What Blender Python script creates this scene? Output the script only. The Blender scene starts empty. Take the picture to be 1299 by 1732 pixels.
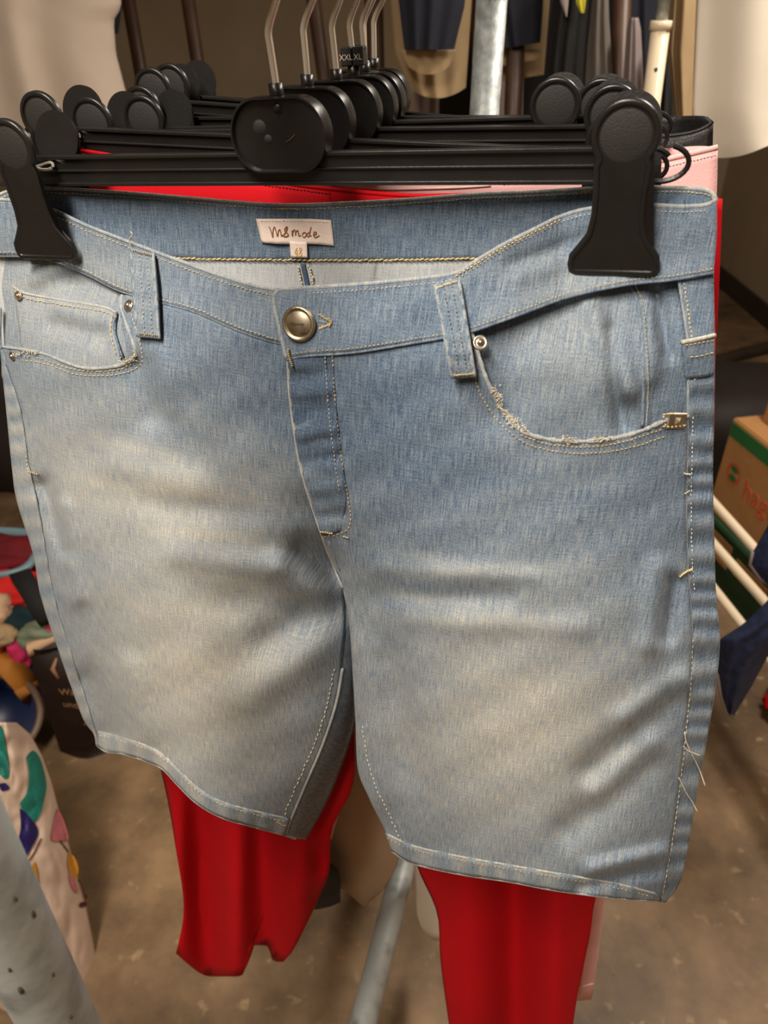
import bpy, bmesh, math, random
from mathutils import Vector, Matrix, noise
random.seed(7)
S = bpy.context.scene
COL = S.collection
PI = math.pi
# ------------------------------------------------------------------ camera
F, CX, CY = 1300.0, 649.5, 866.0
TH = math.radians(34.0)
CAM = Vector((0, 0, 1.55))
cd = bpy.data.cameras.new('camera'); cam = bpy.data.objects.new('camera', cd); COL.objects.link(cam)
cam.location = CAM; cam.rotation_euler = (PI/2 - TH, 0, 0)
cd.sensor_fit = 'HORIZONTAL'; cd.sensor_width = 36; cd.lens = 36*F/1299
cd.clip_start = .02
cd.dof.use_dof = True; cd.dof.focus_distance = .58; cd.dof.aperture_fstop = 12
S.camera = cam
# ------------------------------------------------------------------ world, exposure
w = bpy.data.worlds.new('world'); S.world = w; w.use_nodes = True
w.node_tree.nodes['Background'].inputs[0].default_value = (1.0, .95, .88, 1)
w.node_tree.nodes['Background'].inputs[1].default_value = .05
S.view_settings.view_transform = 'Standard'; S.view_settings.look = 'None'
S.view_settings.exposure = 0.0; S.view_settings.gamma = 1.0; S.view_settings.use_curve_mapping = False
def area(name, loc, sx, sy, power, col=(1, .9, .78), rot=(0, 0, 0)):
    l = bpy.data.lights.new(name, 'AREA'); l.shape = 'RECTANGLE'; l.size = sx; l.size_y = sy
    l.energy = power; l.color = col
    o = bpy.data.objects.new(name, l); COL.objects.link(o); o.location = loc; o.rotation_euler = rot
    return o
LAMPS = [('front', (-.45, -.35, 2.50), 54), ('right', (1.05, 1.25, 2.50), 40)]
for side, lc, pw in LAMPS:
    area('ceiling_lamp_%s_offscreen' % side, lc, .25, 1.25, pw)
# ------------------------------------------------------------------ pixel -> place helpers
RV, UV_, FV = Vector((1, 0, 0)), Vector((0, math.sin(TH), math.cos(TH))), Vector((0, math.cos(TH), -math.sin(TH)))
PHI = math.radians(17.0)
A = Vector((math.sin(PHI), math.cos(PHI), 0)); PV = Vector((math.cos(PHI), -math.sin(PHI), 0))
X0 = Vector((-.072, .545, 1.596))          # rail above the first hanger
def ray(px, py): return FV + RV*((px-CX)/F) + UV_*((CY-py)/F)
def P(px, py, q=0.0):                        # meets the plane q metres behind the first hanger
    d = ray(px, py); t = (q + A.dot(X0-CAM))/A.dot(d); return CAM + d*t
def PY(px, py, Y): d = ray(px, py); return CAM + d*(Y/d.y)
def PZ(px, py, z): d = ray(px, py); return CAM + d*((z-CAM.z)/d.z)
def ss(a, b, x):
    t = max(0., min(1., (x-a)/(b-a))); return t*t*(3-2*t)
def lerp(pts, y):                            # x of a polyline at y
    if y <= pts[0][1]: return pts[0][0]
    for (x0, y0), (x1, y1) in zip(pts, pts[1:]):
        if y <= y1: return x0 + (x1-x0)*(y-y0)/max(1e-6, y1-y0)
    return pts[-1][0]
def catmull(pts, n):                         # n+1 points, even arc length, smooth
    pts = [Vector((p[0], p[1])) if len(p) == 2 else Vector(p) for p in pts]
    if len(pts) == 2: return [pts[0].lerp(pts[1], i/n) for i in range(n+1)]
    q = [pts[0]*2-pts[1]] + pts + [pts[-1]*2-pts[-2]]
    den = []
    for i in range(1, len(q)-2):
        p0, p1, p2, p3 = q[i-1:i+3]
        for k in range(12):
            t = k/12
            den.append(.5*((2*p1)+(p2-p0)*t+(2*p0-5*p1+4*p2-p3)*t*t+(3*p1-p0-3*p2+p3)*t**3))
    den.append(pts[-1])
    L = [0]
    for a, b in zip(den, den[1:]): L.append(L[-1]+(b-a).length)
    out = []; j = 0
    for i in range(n+1):
        s = L[-1]*i/n
        while j < len(L)-2 and L[j+1] < s: j += 1
        u = (s-L[j])/max(1e-9, L[j+1]-L[j]); out.append(den[j].lerp(den[j+1], min(1, u)))
    return out
# ------------------------------------------------------------------ materials
def srgb(r, g, b):
    f = lambda c: (c/255/12.92) if c/255 <= .04045 else ((c/255+.055)/1.055)**2.4
    return (f(r), f(g), f(b), 1)
def mat(name, col, rough=.6, metal=0., var=.0, vscale=8., bump=0., bscale=200., spec=.5, detail=4., col2=None, sheen=0., coat=0., lo=.35, hi=.65):
    m = bpy.data.materials.new(name); m.use_nodes = True
    nt = m.node_tree; b = nt.nodes['Principled BSDF']
    b.inputs['Roughness'].default_value = rough; b.inputs['Metallic'].default_value = metal
    b.inputs['Specular IOR Level'].default_value = spec; b.inputs['Sheen Weight'].default_value = sheen
    b.inputs['Coat Weight'].default_value = coat
    c = srgb(*col); b.inputs['Base Color'].default_value = c
    tc = nt.nodes.new('ShaderNodeTexCoord')
    if var or col2:
        n = nt.nodes.new('ShaderNodeTexNoise'); n.inputs['Scale'].default_value = vscale; n.inputs['Detail'].default_value = detail
        nt.links.new(tc.outputs['Object'], n.inputs['Vector'])
        r = nt.nodes.new('ShaderNodeValToRGB'); r.color_ramp.elements[0].position = lo; r.color_ramp.elements[1].position = hi
        d = srgb(*col2) if col2 else tuple(x*(1-var) for x in c[:3])+(1,)
        r.color_ramp.elements[0].color = d
        r.color_ramp.elements[1].color = c if col2 else tuple(min(1, x*(1+var)) for x in c[:3])+(1,)
        nt.links.new(n.outputs['Fac'], r.inputs['Fac']); nt.links.new(r.outputs['Color'], b.inputs['Base Color'])
    if bump:
        n2 = nt.nodes.new('ShaderNodeTexNoise'); n2.inputs['Scale'].default_value = bscale; n2.inputs['Detail'].default_value = 3
        nt.links.new(tc.outputs['Object'], n2.inputs['Vector'])
        bp = nt.nodes.new('ShaderNodeBump'); bp.inputs['Strength'].default_value = bump; bp.inputs['Distance'].default_value = .002
        nt.links.new(n2.outputs['Fac'], bp.inputs['Height']); nt.links.new(bp.outputs['Normal'], b.inputs['Normal'])
    return m
def denim_mat(name, stops, amp=1.0):
    m = bpy.data.materials.new(name); m.use_nodes = True; nt = m.node_tree; N = nt.nodes; L = nt.links
    b = N['Principled BSDF']; b.inputs['Roughness'].default_value = .88; b.inputs['Specular IOR Level'].default_value = .2
    b.inputs['Sheen Weight'].default_value = .08
    uv = N.new('ShaderNodeUVMap'); uv.uv_map = 'UVMap'
    def nz(sx, sy, det, rot=0):
        mp = N.new('ShaderNodeMapping'); mp.inputs['Scale'].default_value = (sx, sy, 1); mp.inputs['Rotation'].default_value = (0, 0, rot)
        L.new(uv.outputs[0], mp.inputs[0])
        n = N.new('ShaderNodeTexNoise'); n.inputs['Scale'].default_value = 1; n.inputs['Detail'].default_value = det
        L.new(mp.outputs[0], n.inputs['Vector']); return n.outputs['Fac']
    def ma(op, a, c):
        x = N.new('ShaderNodeMath'); x.operation = op
        for i, v in enumerate((a, c)):
            if isinstance(v, (int, float)): x.inputs[i].default_value = v
            else: L.new(v, x.inputs[i])
        return x.outputs[0]
    n1, n2, n3, n4 = nz(1250, 75, 2), nz(85, 1000, 2), nz(11, 38, 5), nz(1100, 1000, 2)
    fine = ma('ADD', ma('MULTIPLY', ma('SUBTRACT', n1, .5), .85*amp), ma('ADD', ma('MULTIPLY', ma('SUBTRACT', n2, .5), .34*amp), ma('MULTIPLY', ma('SUBTRACT', n4, .5), .75*amp)))
    att = N.new('ShaderNodeAttribute'); att.attribute_name = 'wash'
    v = ma('ADD', ma('ADD', att.outputs['Fac'], ma('MULTIPLY', ma('SUBTRACT', n3, .5), .30)), fine)
    r = N.new('ShaderNodeValToRGB'); e = r.color_ramp.elements
    e[0].position = stops[0][0]; e[0].color = srgb(*stops[0][1]); e[1].position = stops[-1][0]; e[1].color = srgb(*stops[-1][1])
    for p, c in stops[1:-1]:
        k = e.new(p); k.color = srgb(*c)
    L.new(v, r.inputs[0]); L.new(r.outputs[0], b.inputs['Base Color'])
    bp = N.new('ShaderNodeBump'); bp.inputs['Strength'].default_value = .5; bp.inputs['Distance'].default_value = .0006
    L.new(fine, bp.inputs['Height']); L.new(bp.outputs[0], b.inputs['Normal'])
    return m
M = {}
M['denim'] = denim_mat('washed denim', [(0., (62, 79, 102)), (.3, (103, 119, 136)), (.58, (142, 150, 156)), (.82, (170, 170, 164)), (1., (196, 191, 177))])
M['denim_in'] = denim_mat('denim inner face', [(0., (140, 146, 152)), (.5, (186, 188, 188)), (1., (214, 213, 208))], .8)
M['navy_denim'] = mat('dark blue denim', (38, 48, 82), .85, var=.35, vscale=60, bump=.3, bscale=900)
M['thread'] = mat('beige sewing thread', (214, 190, 138), .8, var=.2, vscale=300)
M['thread2'] = mat('pale sewing thread', (206, 196, 172), .8, var=.2, vscale=300)
M['plastic'] = mat('black moulded plastic', (27, 26, 25), .33, var=.15, vscale=40, bump=.06, bscale=500, spec=.5)
M['plastic_matt'] = mat('matt black plastic', (44, 42, 40), .55, bump=.35, bscale=1600, spec=.4)
M['chrome'] = mat('chromed wire', (240, 234, 224), .3, .65)
M['brass'] = mat('antique brass', (176, 164, 142), .42, 1., var=.25, vscale=150)
M['nickel'] = mat('nickel', (205, 196, 180), .34, 1., var=.2, vscale=200)
M['brass_dark'] = mat('dark brass', (84, 74, 58), .5, .6)
M['label'] = mat('cream satin label', (232, 214, 202), .6, var=.05, vscale=100, bump=.2, bscale=300)
M['ink'] = mat('brown label print', (150, 96, 56), .7)
M['ink48'] = mat('ochre label print', (200, 160, 90), .7)
M['red'] = mat('red crepe', (186, 3, 18), .8, var=.05, vscale=10, bump=.15, bscale=900, spec=.2)
M['pink'] = mat('pale pink cotton', (240, 190, 188), .8, var=.06, vscale=20, bump=.2, bscale=700)
M['blackcloth'] = mat('black coated cloth', (17, 16, 16), .55, var=.2, vscale=40, bump=.25, bscale=400)
M['blackmatte'] = mat('black matt cloth', (20, 19, 20), .85, var=.2, vscale=20)
M['taupe'] = mat('taupe cotton', (192, 168, 140), .85, var=.06, vscale=10)
M['white'] = mat('off white cloth', (226, 216, 200), .85, var=.05, vscale=8)
M['tee'] = mat('pale stone jersey', (196, 180, 164), .9, var=.05, vscale=10)
M['navy'] = mat('navy cloth', (22, 24, 38), .85, var=.15, vscale=10)
M['grey'] = mat('grey cloth', (112, 104, 96), .85, var=.1, vscale=12)
M['lilac'] = mat('lilac grey cloth', (140, 126, 124), .85, var=.08, vscale=12)
M['beige'] = mat('beige cotton', (156, 132, 98), .85, var=.08, vscale=14)
M['olive'] = mat('olive lining', (92, 82, 62), .85, var=.1, vscale=14)
M['yellow'] = mat('yellow print', (190, 180, 40), .7)
M['galv'] = mat('galvanised steel', (168, 174, 174), .5, .45, var=.3, vscale=60, bump=.25, bscale=180, detail=6)
M['worn'] = mat('worn grey painted steel', (176, 181, 179), .5, .3, vscale=26, bump=.2, bscale=90, col2=(128, 134, 133), detail=8, lo=.3, hi=.5)
M['spot'] = mat('rust', (76, 62, 54), .8)
M['brown_steel'] = mat('brown lacquered steel', (72, 50, 36), .45, .1, var=.15, vscale=20)
M['ivory'] = mat('ivory lacquered steel', (236, 218, 188), .4)
M['card'] = mat('brown cardboard', (176, 128, 76), .85, var=.06, vscale=20)
M['green'] = mat('green print', (34, 104, 52), .8, var=.08, vscale=20)
M['dgreen'] = mat('dark green cardboard', (24, 62, 34), .8, var=.1, vscale=20)
M['redprint'] = mat('orange red print', (196, 84, 54), .8)
M['wall'] = mat('beige plaster', (176, 158, 132), .9, var=.06, vscale=3, bump=.15, bscale=60)
M['skirt'] = mat('dark stained skirting', (62, 50, 40), .6, var=.15, vscale=10)
M['duffel'] = mat('black brown nylon', (34, 24, 20), .7, var=.15, vscale=20)
M['bagwhite'] = mat('cream plastic sheet', (206, 180, 160), .5, var=.05, vscale=10, bump=.3, bscale=40)
M['teal'] = mat('teal print', (24, 118, 104), .55, var=.15, vscale=25)
M['indigo'] = mat('indigo print', (32, 22, 88), .55)
M['pinkprint'] = mat('dusty pink print', (192, 110, 118), .55, var=.15, vscale=60)
M['ochre'] = mat('ochre print', (198, 140, 40), .55)
M['maroon'] = mat('maroon print', (76, 30, 24), .6)
M['soilbag'] = mat('dark brown plastic film', (34, 20, 16), .45, var=.2, vscale=20, bump=.3, bscale=40)
M['tan'] = mat('tan print', (150, 112, 80), .6)
M['bluebin'] = mat('grey blue plastic', (116, 146, 156), .4)
M['bucket_in'] = mat('deep blue plastic', (12, 26, 62), .4)
M['bucket_rim'] = mat('brown grey plastic', (110, 90, 74), .45)
def floor_mat():
    m = mat('stained concrete', (158, 130, 98), .55, vscale=2.6, col2=(98, 79, 58), detail=9, bump=.25, bscale=40, lo=.3, hi=.72)
    nt = m.node_tree; b = nt.nodes['Principled BSDF']
    src = b.inputs['Base Color'].links[0].from_socket
    tc = [n for n in nt.nodes if n.type == 'TEX_COORD'][0]
    v = nt.nodes.new('ShaderNodeTexNoise'); v.inputs['Scale'].default_value = 26; v.inputs['Detail'].default_value = 6
    nt.links.new(tc.outputs['Object'], v.inputs['Vector'])
    r = nt.nodes.new('ShaderNodeValToRGB'); r.color_ramp.elements[0].position = .62; r.color_ramp.elements[1].position = .74
    r.color_ramp.elements[0].color = (0, 0, 0, 1); r.color_ramp.elements[1].color = (.55, .55, .55, 1)
    nt.links.new(v.outputs['Fac'], r.inputs[0])
    mx = nt.nodes.new('ShaderNodeMix'); mx.data_type = 'RGBA'
    nt.links.new(r.outputs[0], mx.inputs['Factor']); nt.links.new(src, mx.inputs['A']); mx.inputs['B'].default_value = srgb(196, 168, 130)
    v2 = nt.nodes.new('ShaderNodeTexNoise'); v2.inputs['Scale'].default_value = 9; v2.inputs['Detail'].default_value = 8; v2.inputs['Roughness'].default_value = .65
    nt.links.new(tc.outputs['Object'], v2.inputs['Vector'])
    r2 = nt.nodes.new('ShaderNodeValToRGB'); r2.color_ramp.elements[0].position = .34; r2.color_ramp.elements[1].position = .64
    r2.color_ramp.elements[0].color = (.62, .60, .56, 1); r2.color_ramp.elements[1].color = (1.12, 1.1, 1.06, 1)
    nt.links.new(v2.outputs['Fac'], r2.inputs[0])
    m2 = nt.nodes.new('ShaderNodeMix'); m2.data_type = 'RGBA'; m2.blend_type = 'MULTIPLY'; m2.inputs['Factor'].default_value = 1
    nt.links.new(mx.outputs['Result'], m2.inputs['A']); nt.links.new(r2.outputs[0], m2.inputs['B'])
    nt.links.new(m2.outputs['Result'], b.inputs['Base Color'])
    return m
M['floor'] = floor_mat()
# ------------------------------------------------------------------ object helpers
def link(name, me, m, parent=None, smooth=True):
    o = bpy.data.objects.new(name, me); COL.objects.link(o)
    if m is not None: me.materials.append(M[m] if isinstance(m, str) else m)
    if smooth: me.shade_smooth()
    if parent is not None:
        o.parent = parent
        o.matrix_parent_inverse = Matrix.LocRotScale(parent.location, parent.rotation_euler, parent.scale).inverted() if parent.parent is None and parent.get('_w') else Matrix()
    return o
def tag(o, label, cat, group=None, kind=None):
    o['label'] = label; o['category'] = cat
    if group: o['group'] = group
    if kind: o['kind'] = kind
    return o
def thing(name, loc, label, cat, group=None, rot=(0, 0, 0)):
    """Empty at the base; with rot zero its parts are written in world coordinates."""
    o = bpy.data.objects.new(name, None); COL.objects.link(o); o.location = loc; o.rotation_euler = rot; o.empty_display_size = .05
    o['_w'] = 1
    tag(o, label, cat, group); return o
def local_thing(name, loc, label, cat, group=None, rot=(0, 0, 0)):
    o = thing(name, loc, label, cat, group, rot); del o['_w']; return o
def mesh(verts, faces, name='m'):
    me = bpy.data.meshes.new(name); me.from_pydata([tuple(v) for v in verts], [], faces); me.update(); return me
def bm_mesh(bm, name='m'):
    me = bpy.data.meshes.new(name); bm.to_mesh(me); bm.free(); return me
def tube_vf(path, r, seg=8, closed=False, cap=True, base=0):
    n = len(path); V = []; Fc = []
    up = None
    for i, p in enumerate(path):
        p = Vector(p)
        t = (Vector(path[(i+1) % n if closed else min(n-1, i+1)])-Vector(path[(i-1) % n if closed else max(0, i-1)]))
        t = t.normalized() if t.length > 1e-9 else Vector((0, 0, 1))
        if up is None: up = Vector((0, 0, 1)) if abs(t.z) < .9 else Vector((1, 0, 0))
        s = t.cross(up).normalized(); up = s.cross(t).normalized()
        rr = r[i] if isinstance(r, (list, tuple)) else r
        for k in range(seg):
            a = 2*PI*k/seg; V.append(p+(s*math.cos(a)+up*math.sin(a))*rr)
    for i in range(n if closed else n-1):
        j = (i+1) % n
        for k in range(seg):
            l = (k+1) % seg; Fc.append((base+i*seg+k, base+i*seg+l, base+j*seg+l, base+j*seg+k))
    if cap and not closed:
        Fc.append(tuple(base+k for k in range(seg))[::-1]); Fc.append(tuple(base+(n-1)*seg+k for k in range(seg)))
    return V, Fc
def tube(name, path, r, m, parent=None, seg=10, closed=False):
    V, Fc = tube_vf(path, r, seg, closed); return link(name, mesh(V, Fc), m, parent)
def box(name, lo, hi, m, parent=None, bevel=0., rotz=0., piv=None):
    bm = bmesh.new(); bmesh.ops.create_cube(bm, size=1)
    lo, hi = Vector(lo), Vector(hi); c = (lo+hi)/2; s = hi-lo
    for v in bm.verts: v.co = Vector((v.co.x*s.x, v.co.y*s.y, v.co.z*s.z))+c
    if bevel: bmesh.ops.bevel(bm, geom=bm.edges[:], offset=bevel, segments=2, affect='EDGES', profile=.5)
    if rotz: bmesh.ops.rotate(bm, verts=bm.verts, cent=Vector(piv or c), matrix=Matrix.Rotation(rotz, 3, 'Z'))
    return link(name, bm_mesh(bm), m, parent, smooth=False)
def lathe(name, prof, m, parent=None, mx=Matrix(), seg=28):
    V = []; Fc = []
    for r, z in prof:
        for k in range(seg):
            a = 2*PI*k/seg; V.append(mx @ Vector((r*math.cos(a), r*math.sin(a), z)))
    for i in range(len(prof)-1):
        for k in range(seg):
            l = (k+1) % seg; Fc.append((i*seg+k, i*seg+l, (i+1)*seg+l, (i+1)*seg+k))
    return link(name, mesh(V, Fc), m, parent)
def text_vf(s, size):
    c = bpy.data.curves.new('t', 'FONT'); c.body = s; c.size = size; c.extrude = size*.01; c.align_x = 'LEFT'
    o = bpy.data.objects.new('t', c); COL.objects.link(o)
    dg = bpy.context.evaluated_depsgraph_get(); me = bpy.data.meshes.new_from_object(o.evaluated_get(dg))
    V = [v.co.copy() for v in me.vertices]; Fc = [tuple(p.vertices) for p in me.polygons]
    bpy.data.objects.remove(o); bpy.data.curves.remove(c); bpy.data.meshes.remove(me)
    return V, Fc
def text(name, s, size, m, parent, org, ex, ey, out):
    """flat print: org lower left corner, ex/ey unit axes, out = how far it stands off the surface"""
    V, Fc = text_vf(s, size); ex = Vector(ex).normalized(); ey = Vector(ey).normalized(); n = ex.cross(ey)
    return link(name, mesh([Vector(org)+ex*v.x+ey*v.y+n*(v.z+out) for v in V], Fc), m, parent, smooth=False)
# ================================================================== the setting
XR, XL, YB, ZC = 2.15, -2.6, 5.2, 2.62
def struct(o, label=None):
    o['kind'] = 'structure'
    if label: o['label'] = label
    return o
struct(box('floor', (XL-.1, -2.6, -.1), (XR+.1, YB+.1, 0), 'floor'), 'stained brown concrete floor under the clothes racks')
struct(box('ceiling', (XL-.1, -2.6, ZC), (XR+.1, YB+.1, ZC+.1), 'wall'), 'plain ceiling above the clothes racks')
struct(box('wall_back', (XL-.1, YB, 0), (XR+.1, YB+.1, ZC), 'wall'), 'beige plaster wall behind the hanging clothes')
struct(box('wall_front', (XL-.1, -2.7, 0), (XR+.1, -2.6, ZC), 'wall'), 'beige plaster wall facing the hanging denim shorts')
struct(box('wall_left', (XL-.1, -2.6, 0), (XL, YB, ZC), 'wall'), 'beige plaster wall beside the heap of clothes')
struct(box('wall_right', (XR, -2.6, 0), (XR+.1, YB, ZC), 'wall'), 'beige plaster wall with dark base beside the cardboard boxes')
struct(box('baseboard_right', (XR-.02, -2.6, 0), (XR, YB, .11), 'skirt'), 'dark skirting board along the beige wall')
for side, lc, pw in LAMPS:
    t = thing('ceiling_lamp', (lc[0], lc[1], ZC), 'long white ceiling lamp ' + ('above the first clothes rack' if lc[1] < 0 else 'above the cardboard boxes'), 'lamp')
    box('housing', (lc[0]-.15, lc[1]-.68, lc[2]+.02), (lc[0]+.15, lc[1]+.68, ZC), 'ivory', t, .01)
# ================================================================== near clothes rack (galvanised tube)
def ax(s, z, off=0.): v = X0 + A*s + PV*off; return Vector((v.x, v.y, z))
rk = thing('clothes_rack', ax(0, 0), 'grey steel tube clothes rack carrying the black trouser hangers', 'clothes rack')
S_FAR = min((abs((ax(k/100, 1.50)-CAM).dot(RV)/(ax(k/100, 1.50)-CAM).dot(FV)*F+CX-828), k/100) for k in range(40, 250))[1]
near = Vector((-.184, .20, 0)); farp = ax(S_FAR, 0)
tube('top_rail', [near+Vector((0, 0, X0.z)), ax(-.25, X0.z), ax(0, X0.z), ax(.5, X0.z), farp+Vector((0, 0, X0.z))], .0148, 'galv', rk, 16)
up = tube('upright', [near, near+Vector((0, 0, .6)), near+Vector((0, 0, 1.2)), near+Vector((0, 0, 1.61))], .0185, 'worn', rk, 24)
tube('upright', [farp, farp+Vector((0, 0, .8)), farp+Vector((0, 0, 1.61))], .0215, 'galv', rk, 20)
tube('upright_collar', [farp+Vector((0, 0, 1.548)), farp+Vector((0, 0, 1.60))], .0245, 'galv', rk, 20)
b0, b1 = PZ(622, 1700, .30), PZ(688, 1440, .30)
dirb = (b1-b0).normalized()
tube('lower_bar', [b0-dirb*.34, b0, b1, b1+dirb*1.0], .0205, 'worn', rk, 20)
for k in (-1, 1):
    tube('foot', [farp+Vector((0, 0, .02)), farp+PV*.3*k+Vector((0, 0, .02))], .02, 'galv', rk, 12)
    tube('foot', [near+Vector((0, 0, .02)), near+PV*.3*k*(-1 if k < 0 else -.2)*-1+Vector((0, -.1, .02))], .018, 'worn', rk, 12)
# rust spots on the near upright
for (px, py, s) in ((26, 1520, .7), (57, 1546, .9), (35, 1675, 1.1), (90, 1648, .6), (16, 1640, .6), (120, 1720, .6)):
    d = ray(px, py); n2 = Vector((d.x, d.y)); c2 = Vector((near.x, near.y))
    a_, b_, c_ = n2.dot(n2), -2*n2.dot(c2), c2.dot(c2)-.0184**2
    disc = b_*b_-4*a_*c_
    if disc > 0:
        t_ = (-b_-math.sqrt(disc))/(2*a_); p = CAM+d*t_; nrm = (Vector((p.x, p.y))-c2).normalized()
        mx = Matrix.Translation(p) @ Vector((nrm.x, nrm.y, 0)).to_track_quat('Z', 'Y').to_matrix().to_4x4() @ Matrix.Diagonal((.6, 1.8, 1, 1))
        o = lathe('rust_spot', [(.0001, .0008), (.0016*s, .0006), (.0022*s, -.0006)], 'spot', up, mx, 10)
        o.matrix_parent_inverse = Matrix()
# ================================================================== trouser hangers
def clip_outline():
    pts = []
    for k in range(-28, 29):                       # round head, centre z=.022
        a = math.radians(90 - k*4.6); pts.append((.0182*math.cos(a), .019+.0182*math.sin(a)))
    right = [(.0156, .004), (.0148, -.010), (.0148, -.022), (.0166, -.033), (.0218, -.0405), (.0256, -.0455), (.0264, -.051), (.0252, -.0555), (.0215, -.0575)]
    left = [(-x, z) for x, z in right][::-1]
    out = pts[::1]
    out = [(x, z) for x, z in out]
    return out + right + left
CO = clip_outline()
def plate_mesh(outline, th, lift):
    """moulded lever: outline extruded th along y, edges rolled into a rim"""
    n = len(outline); V = []; Fc = []
    cx = 0.; cz = sum(z for x, z in outline)/n
    def inset(d):
        res = []
        for i in range(n):
            a, b, c = Vector(outline[i-1]), Vector(outline[i]), Vector(outline[(i+1) % n])
            t = (c-a).normalized(); nn = Vector((-t.y, t.x))
            if nn.dot(b-Vector((cx, b.y*.8+cz*.2))) > 0: nn = -nn
            res.append(b+nn*d)
        return res
    rings = [(0, th), (0, th*.25), (.0007, 0), (.0018, -lift*.3), (.0030, 0), (.0036, lift)]
    for d, y in rings:
        for x, z in inset(d): V.append((x, y, z))
    for i in range(len(rings)-1):
        for k in range(n):
            l = (k+1) % n; Fc.append((i*n+k, i*n+l, (i+1)*n+l, (i+1)*n+k))
    Fc.append(tuple((len(rings)-1)*n+k for k in range(n)))
    Fc.append(tuple(k for k in range(n))[::-1])
    return V, Fc
PLV, PLF = plate_mesh(CO, .0035, .0008)
def tri(V, Fc):
    bm = bmesh.new(); vs = [bm.verts.new(v) for v in V]
    for f_ in Fc:
        try: bm.faces.new([vs[i] for i in f_])
        except ValueError: pass
    bmesh.ops.triangulate(bm, faces=[f_ for f_ in bm.faces if len(f_.verts) > 4]); bmesh.ops.recalc_face_normals(bm, faces=bm.faces)
    return bm_mesh(bm)
def lever(tilt, yoff, flip):
    R = Matrix.Rotation(tilt, 3, 'X'); out = []
    for x, y, z in PLV:
        v = Vector((x, -y if flip else y, z)); v = R @ (v-Vector((0, 0, -.052))) + Vector((0, 0, -.052)); out.append(v+Vector((0, yoff, 0)))
    return tri(out, PLF)
LEVER_F, LEVER_B = lever(math.radians(4), -.0235, False), lever(math.radians(-10), .0135, True)
def smooth_by_angle(me, ang=40):
    me.shade_smooth()
    try: me.set_sharp_from_angle(angle=math.radians(ang))
    except Exception: pass
def disc_mesh():
    V = [(0, 0, .019)]; n = 26
    for r, y in ((.0118, 0), (.0138, .0006)):
        V += [(r*math.cos(2*PI*k/n), y, .019+r*math.sin(2*PI*k/n)) for k in range(n)]
    Fc = [(0, 1+k, 1+(k+1) % n) for k in range(n)] + [(1+k, 1+n+k, 1+n+(k+1) % n, 1+(k+1) % n) for k in range(n)]
    R = Matrix.Rotation(math.radians(4), 3, 'X')
    return mesh([R @ (Vector(v)-Vector((0, 0, -.052)))+Vector((0, -.0232, -.052)) for v in V], Fc)
DISC = disc_mesh()
sv, sf = tube_vf([(.0135*math.cos(a), .004*math.sin(a)*1.0-.006, .004+.002*math.sin(2*a)) for a in [2*PI*k/20 for k in range(20)]], .0011, 6, True)
SPRING = mesh(sv, sf)
for me_, mm in ((LEVER_F, 'plastic'), (LEVER_B, 'plastic'), (DISC, 'plastic_matt'), (SPRING, 'chrome')):
    me_.materials.append(M[mm]); smooth_by_angle(me_)
BAR_Z = -.141
def crossbar_mesh(half, droop=.0):
    """ribbed beam along x with curled open ends"""
    bm = bmesh.new()
    def bx(lo, hi):
        r = bmesh.ops.create_cube(bm, size=1)
        for v in r['verts']:
            v.co = Vector(((lo[0]+hi[0])/2+v.co.x*(hi[0]-lo[0]), (lo[1]+hi[1])/2+v.co.y*(hi[1]-lo[1]), (lo[2]+hi[2])/2+v.co.z*(hi[2]-lo[2])))
        return r['verts']
    h = .0098
    bx((-half, -.0012, BAR_Z-h), (half, .0012, BAR_Z+h))
    for zz, hh, yy in ((h-.001, .0012, .0042), (-h+.001, .0012, .0042), (.0, .0008, .0030)):
        bx((-half, -yy, BAR_Z+zz-hh), (half, yy, BAR_Z+zz+hh))
    for s in (-1, 1):                                        # curled open end
        bx((min(s*half, s*(half+.003)), -.0042, BAR_Z-h), (max(s*half, s*(half+.003)), .0042, BAR_Z+h))
        path = [(s*(half+.001), 0, BAR_Z+h-.001)] + [(s*(half+.004+.012*math.sin(a)), 0, BAR_Z+.0*h+.0088*math.cos(a)) for a in [math.radians(x) for x in range(20, 70, 10)]]
        v, f_ = tube_vf(path, .0016, 6); vs = [bm.verts.new(q) for q in v]; [bm.faces.new([vs[i] for i in g]) for g in f_]
        path = [(s*(half+.001), 0, BAR_Z-h+.001)] + [(s*(half+.010+.0155*math.sin(a)), 0, BAR_Z+.0008+.0098*math.cos(a)) for a in [math.radians(x) for x in range(180, 20, -12)]]
        v, f_ = tube_vf(path, .0017, 6); vs = [bm.verts.new(q) for q in v]; [bm.faces.new([vs[i] for i in g]) for g in f_]
    for v in bm.verts: v.co.z -= droop*(abs(v.co.x)/half)**2
    bmesh.ops.bevel(bm, geom=[e for e in bm.edges if e.calc_length() > .05], offset=.0004, segments=1, affect='EDGES')
    return bm_mesh(bm)
def stadium(wd, ht, n=10):
    r = ht/2*.86; pts = []
    for cx_, a0 in ((wd/2-r, -90), (-wd/2+r, 90)):
        for k in range(n*2+1):
            a = math.radians(a0+180*k/(n*2)); pts.append((cx_+r*math.cos(a), ht/2*math.sin(a)))
    return pts
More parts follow.
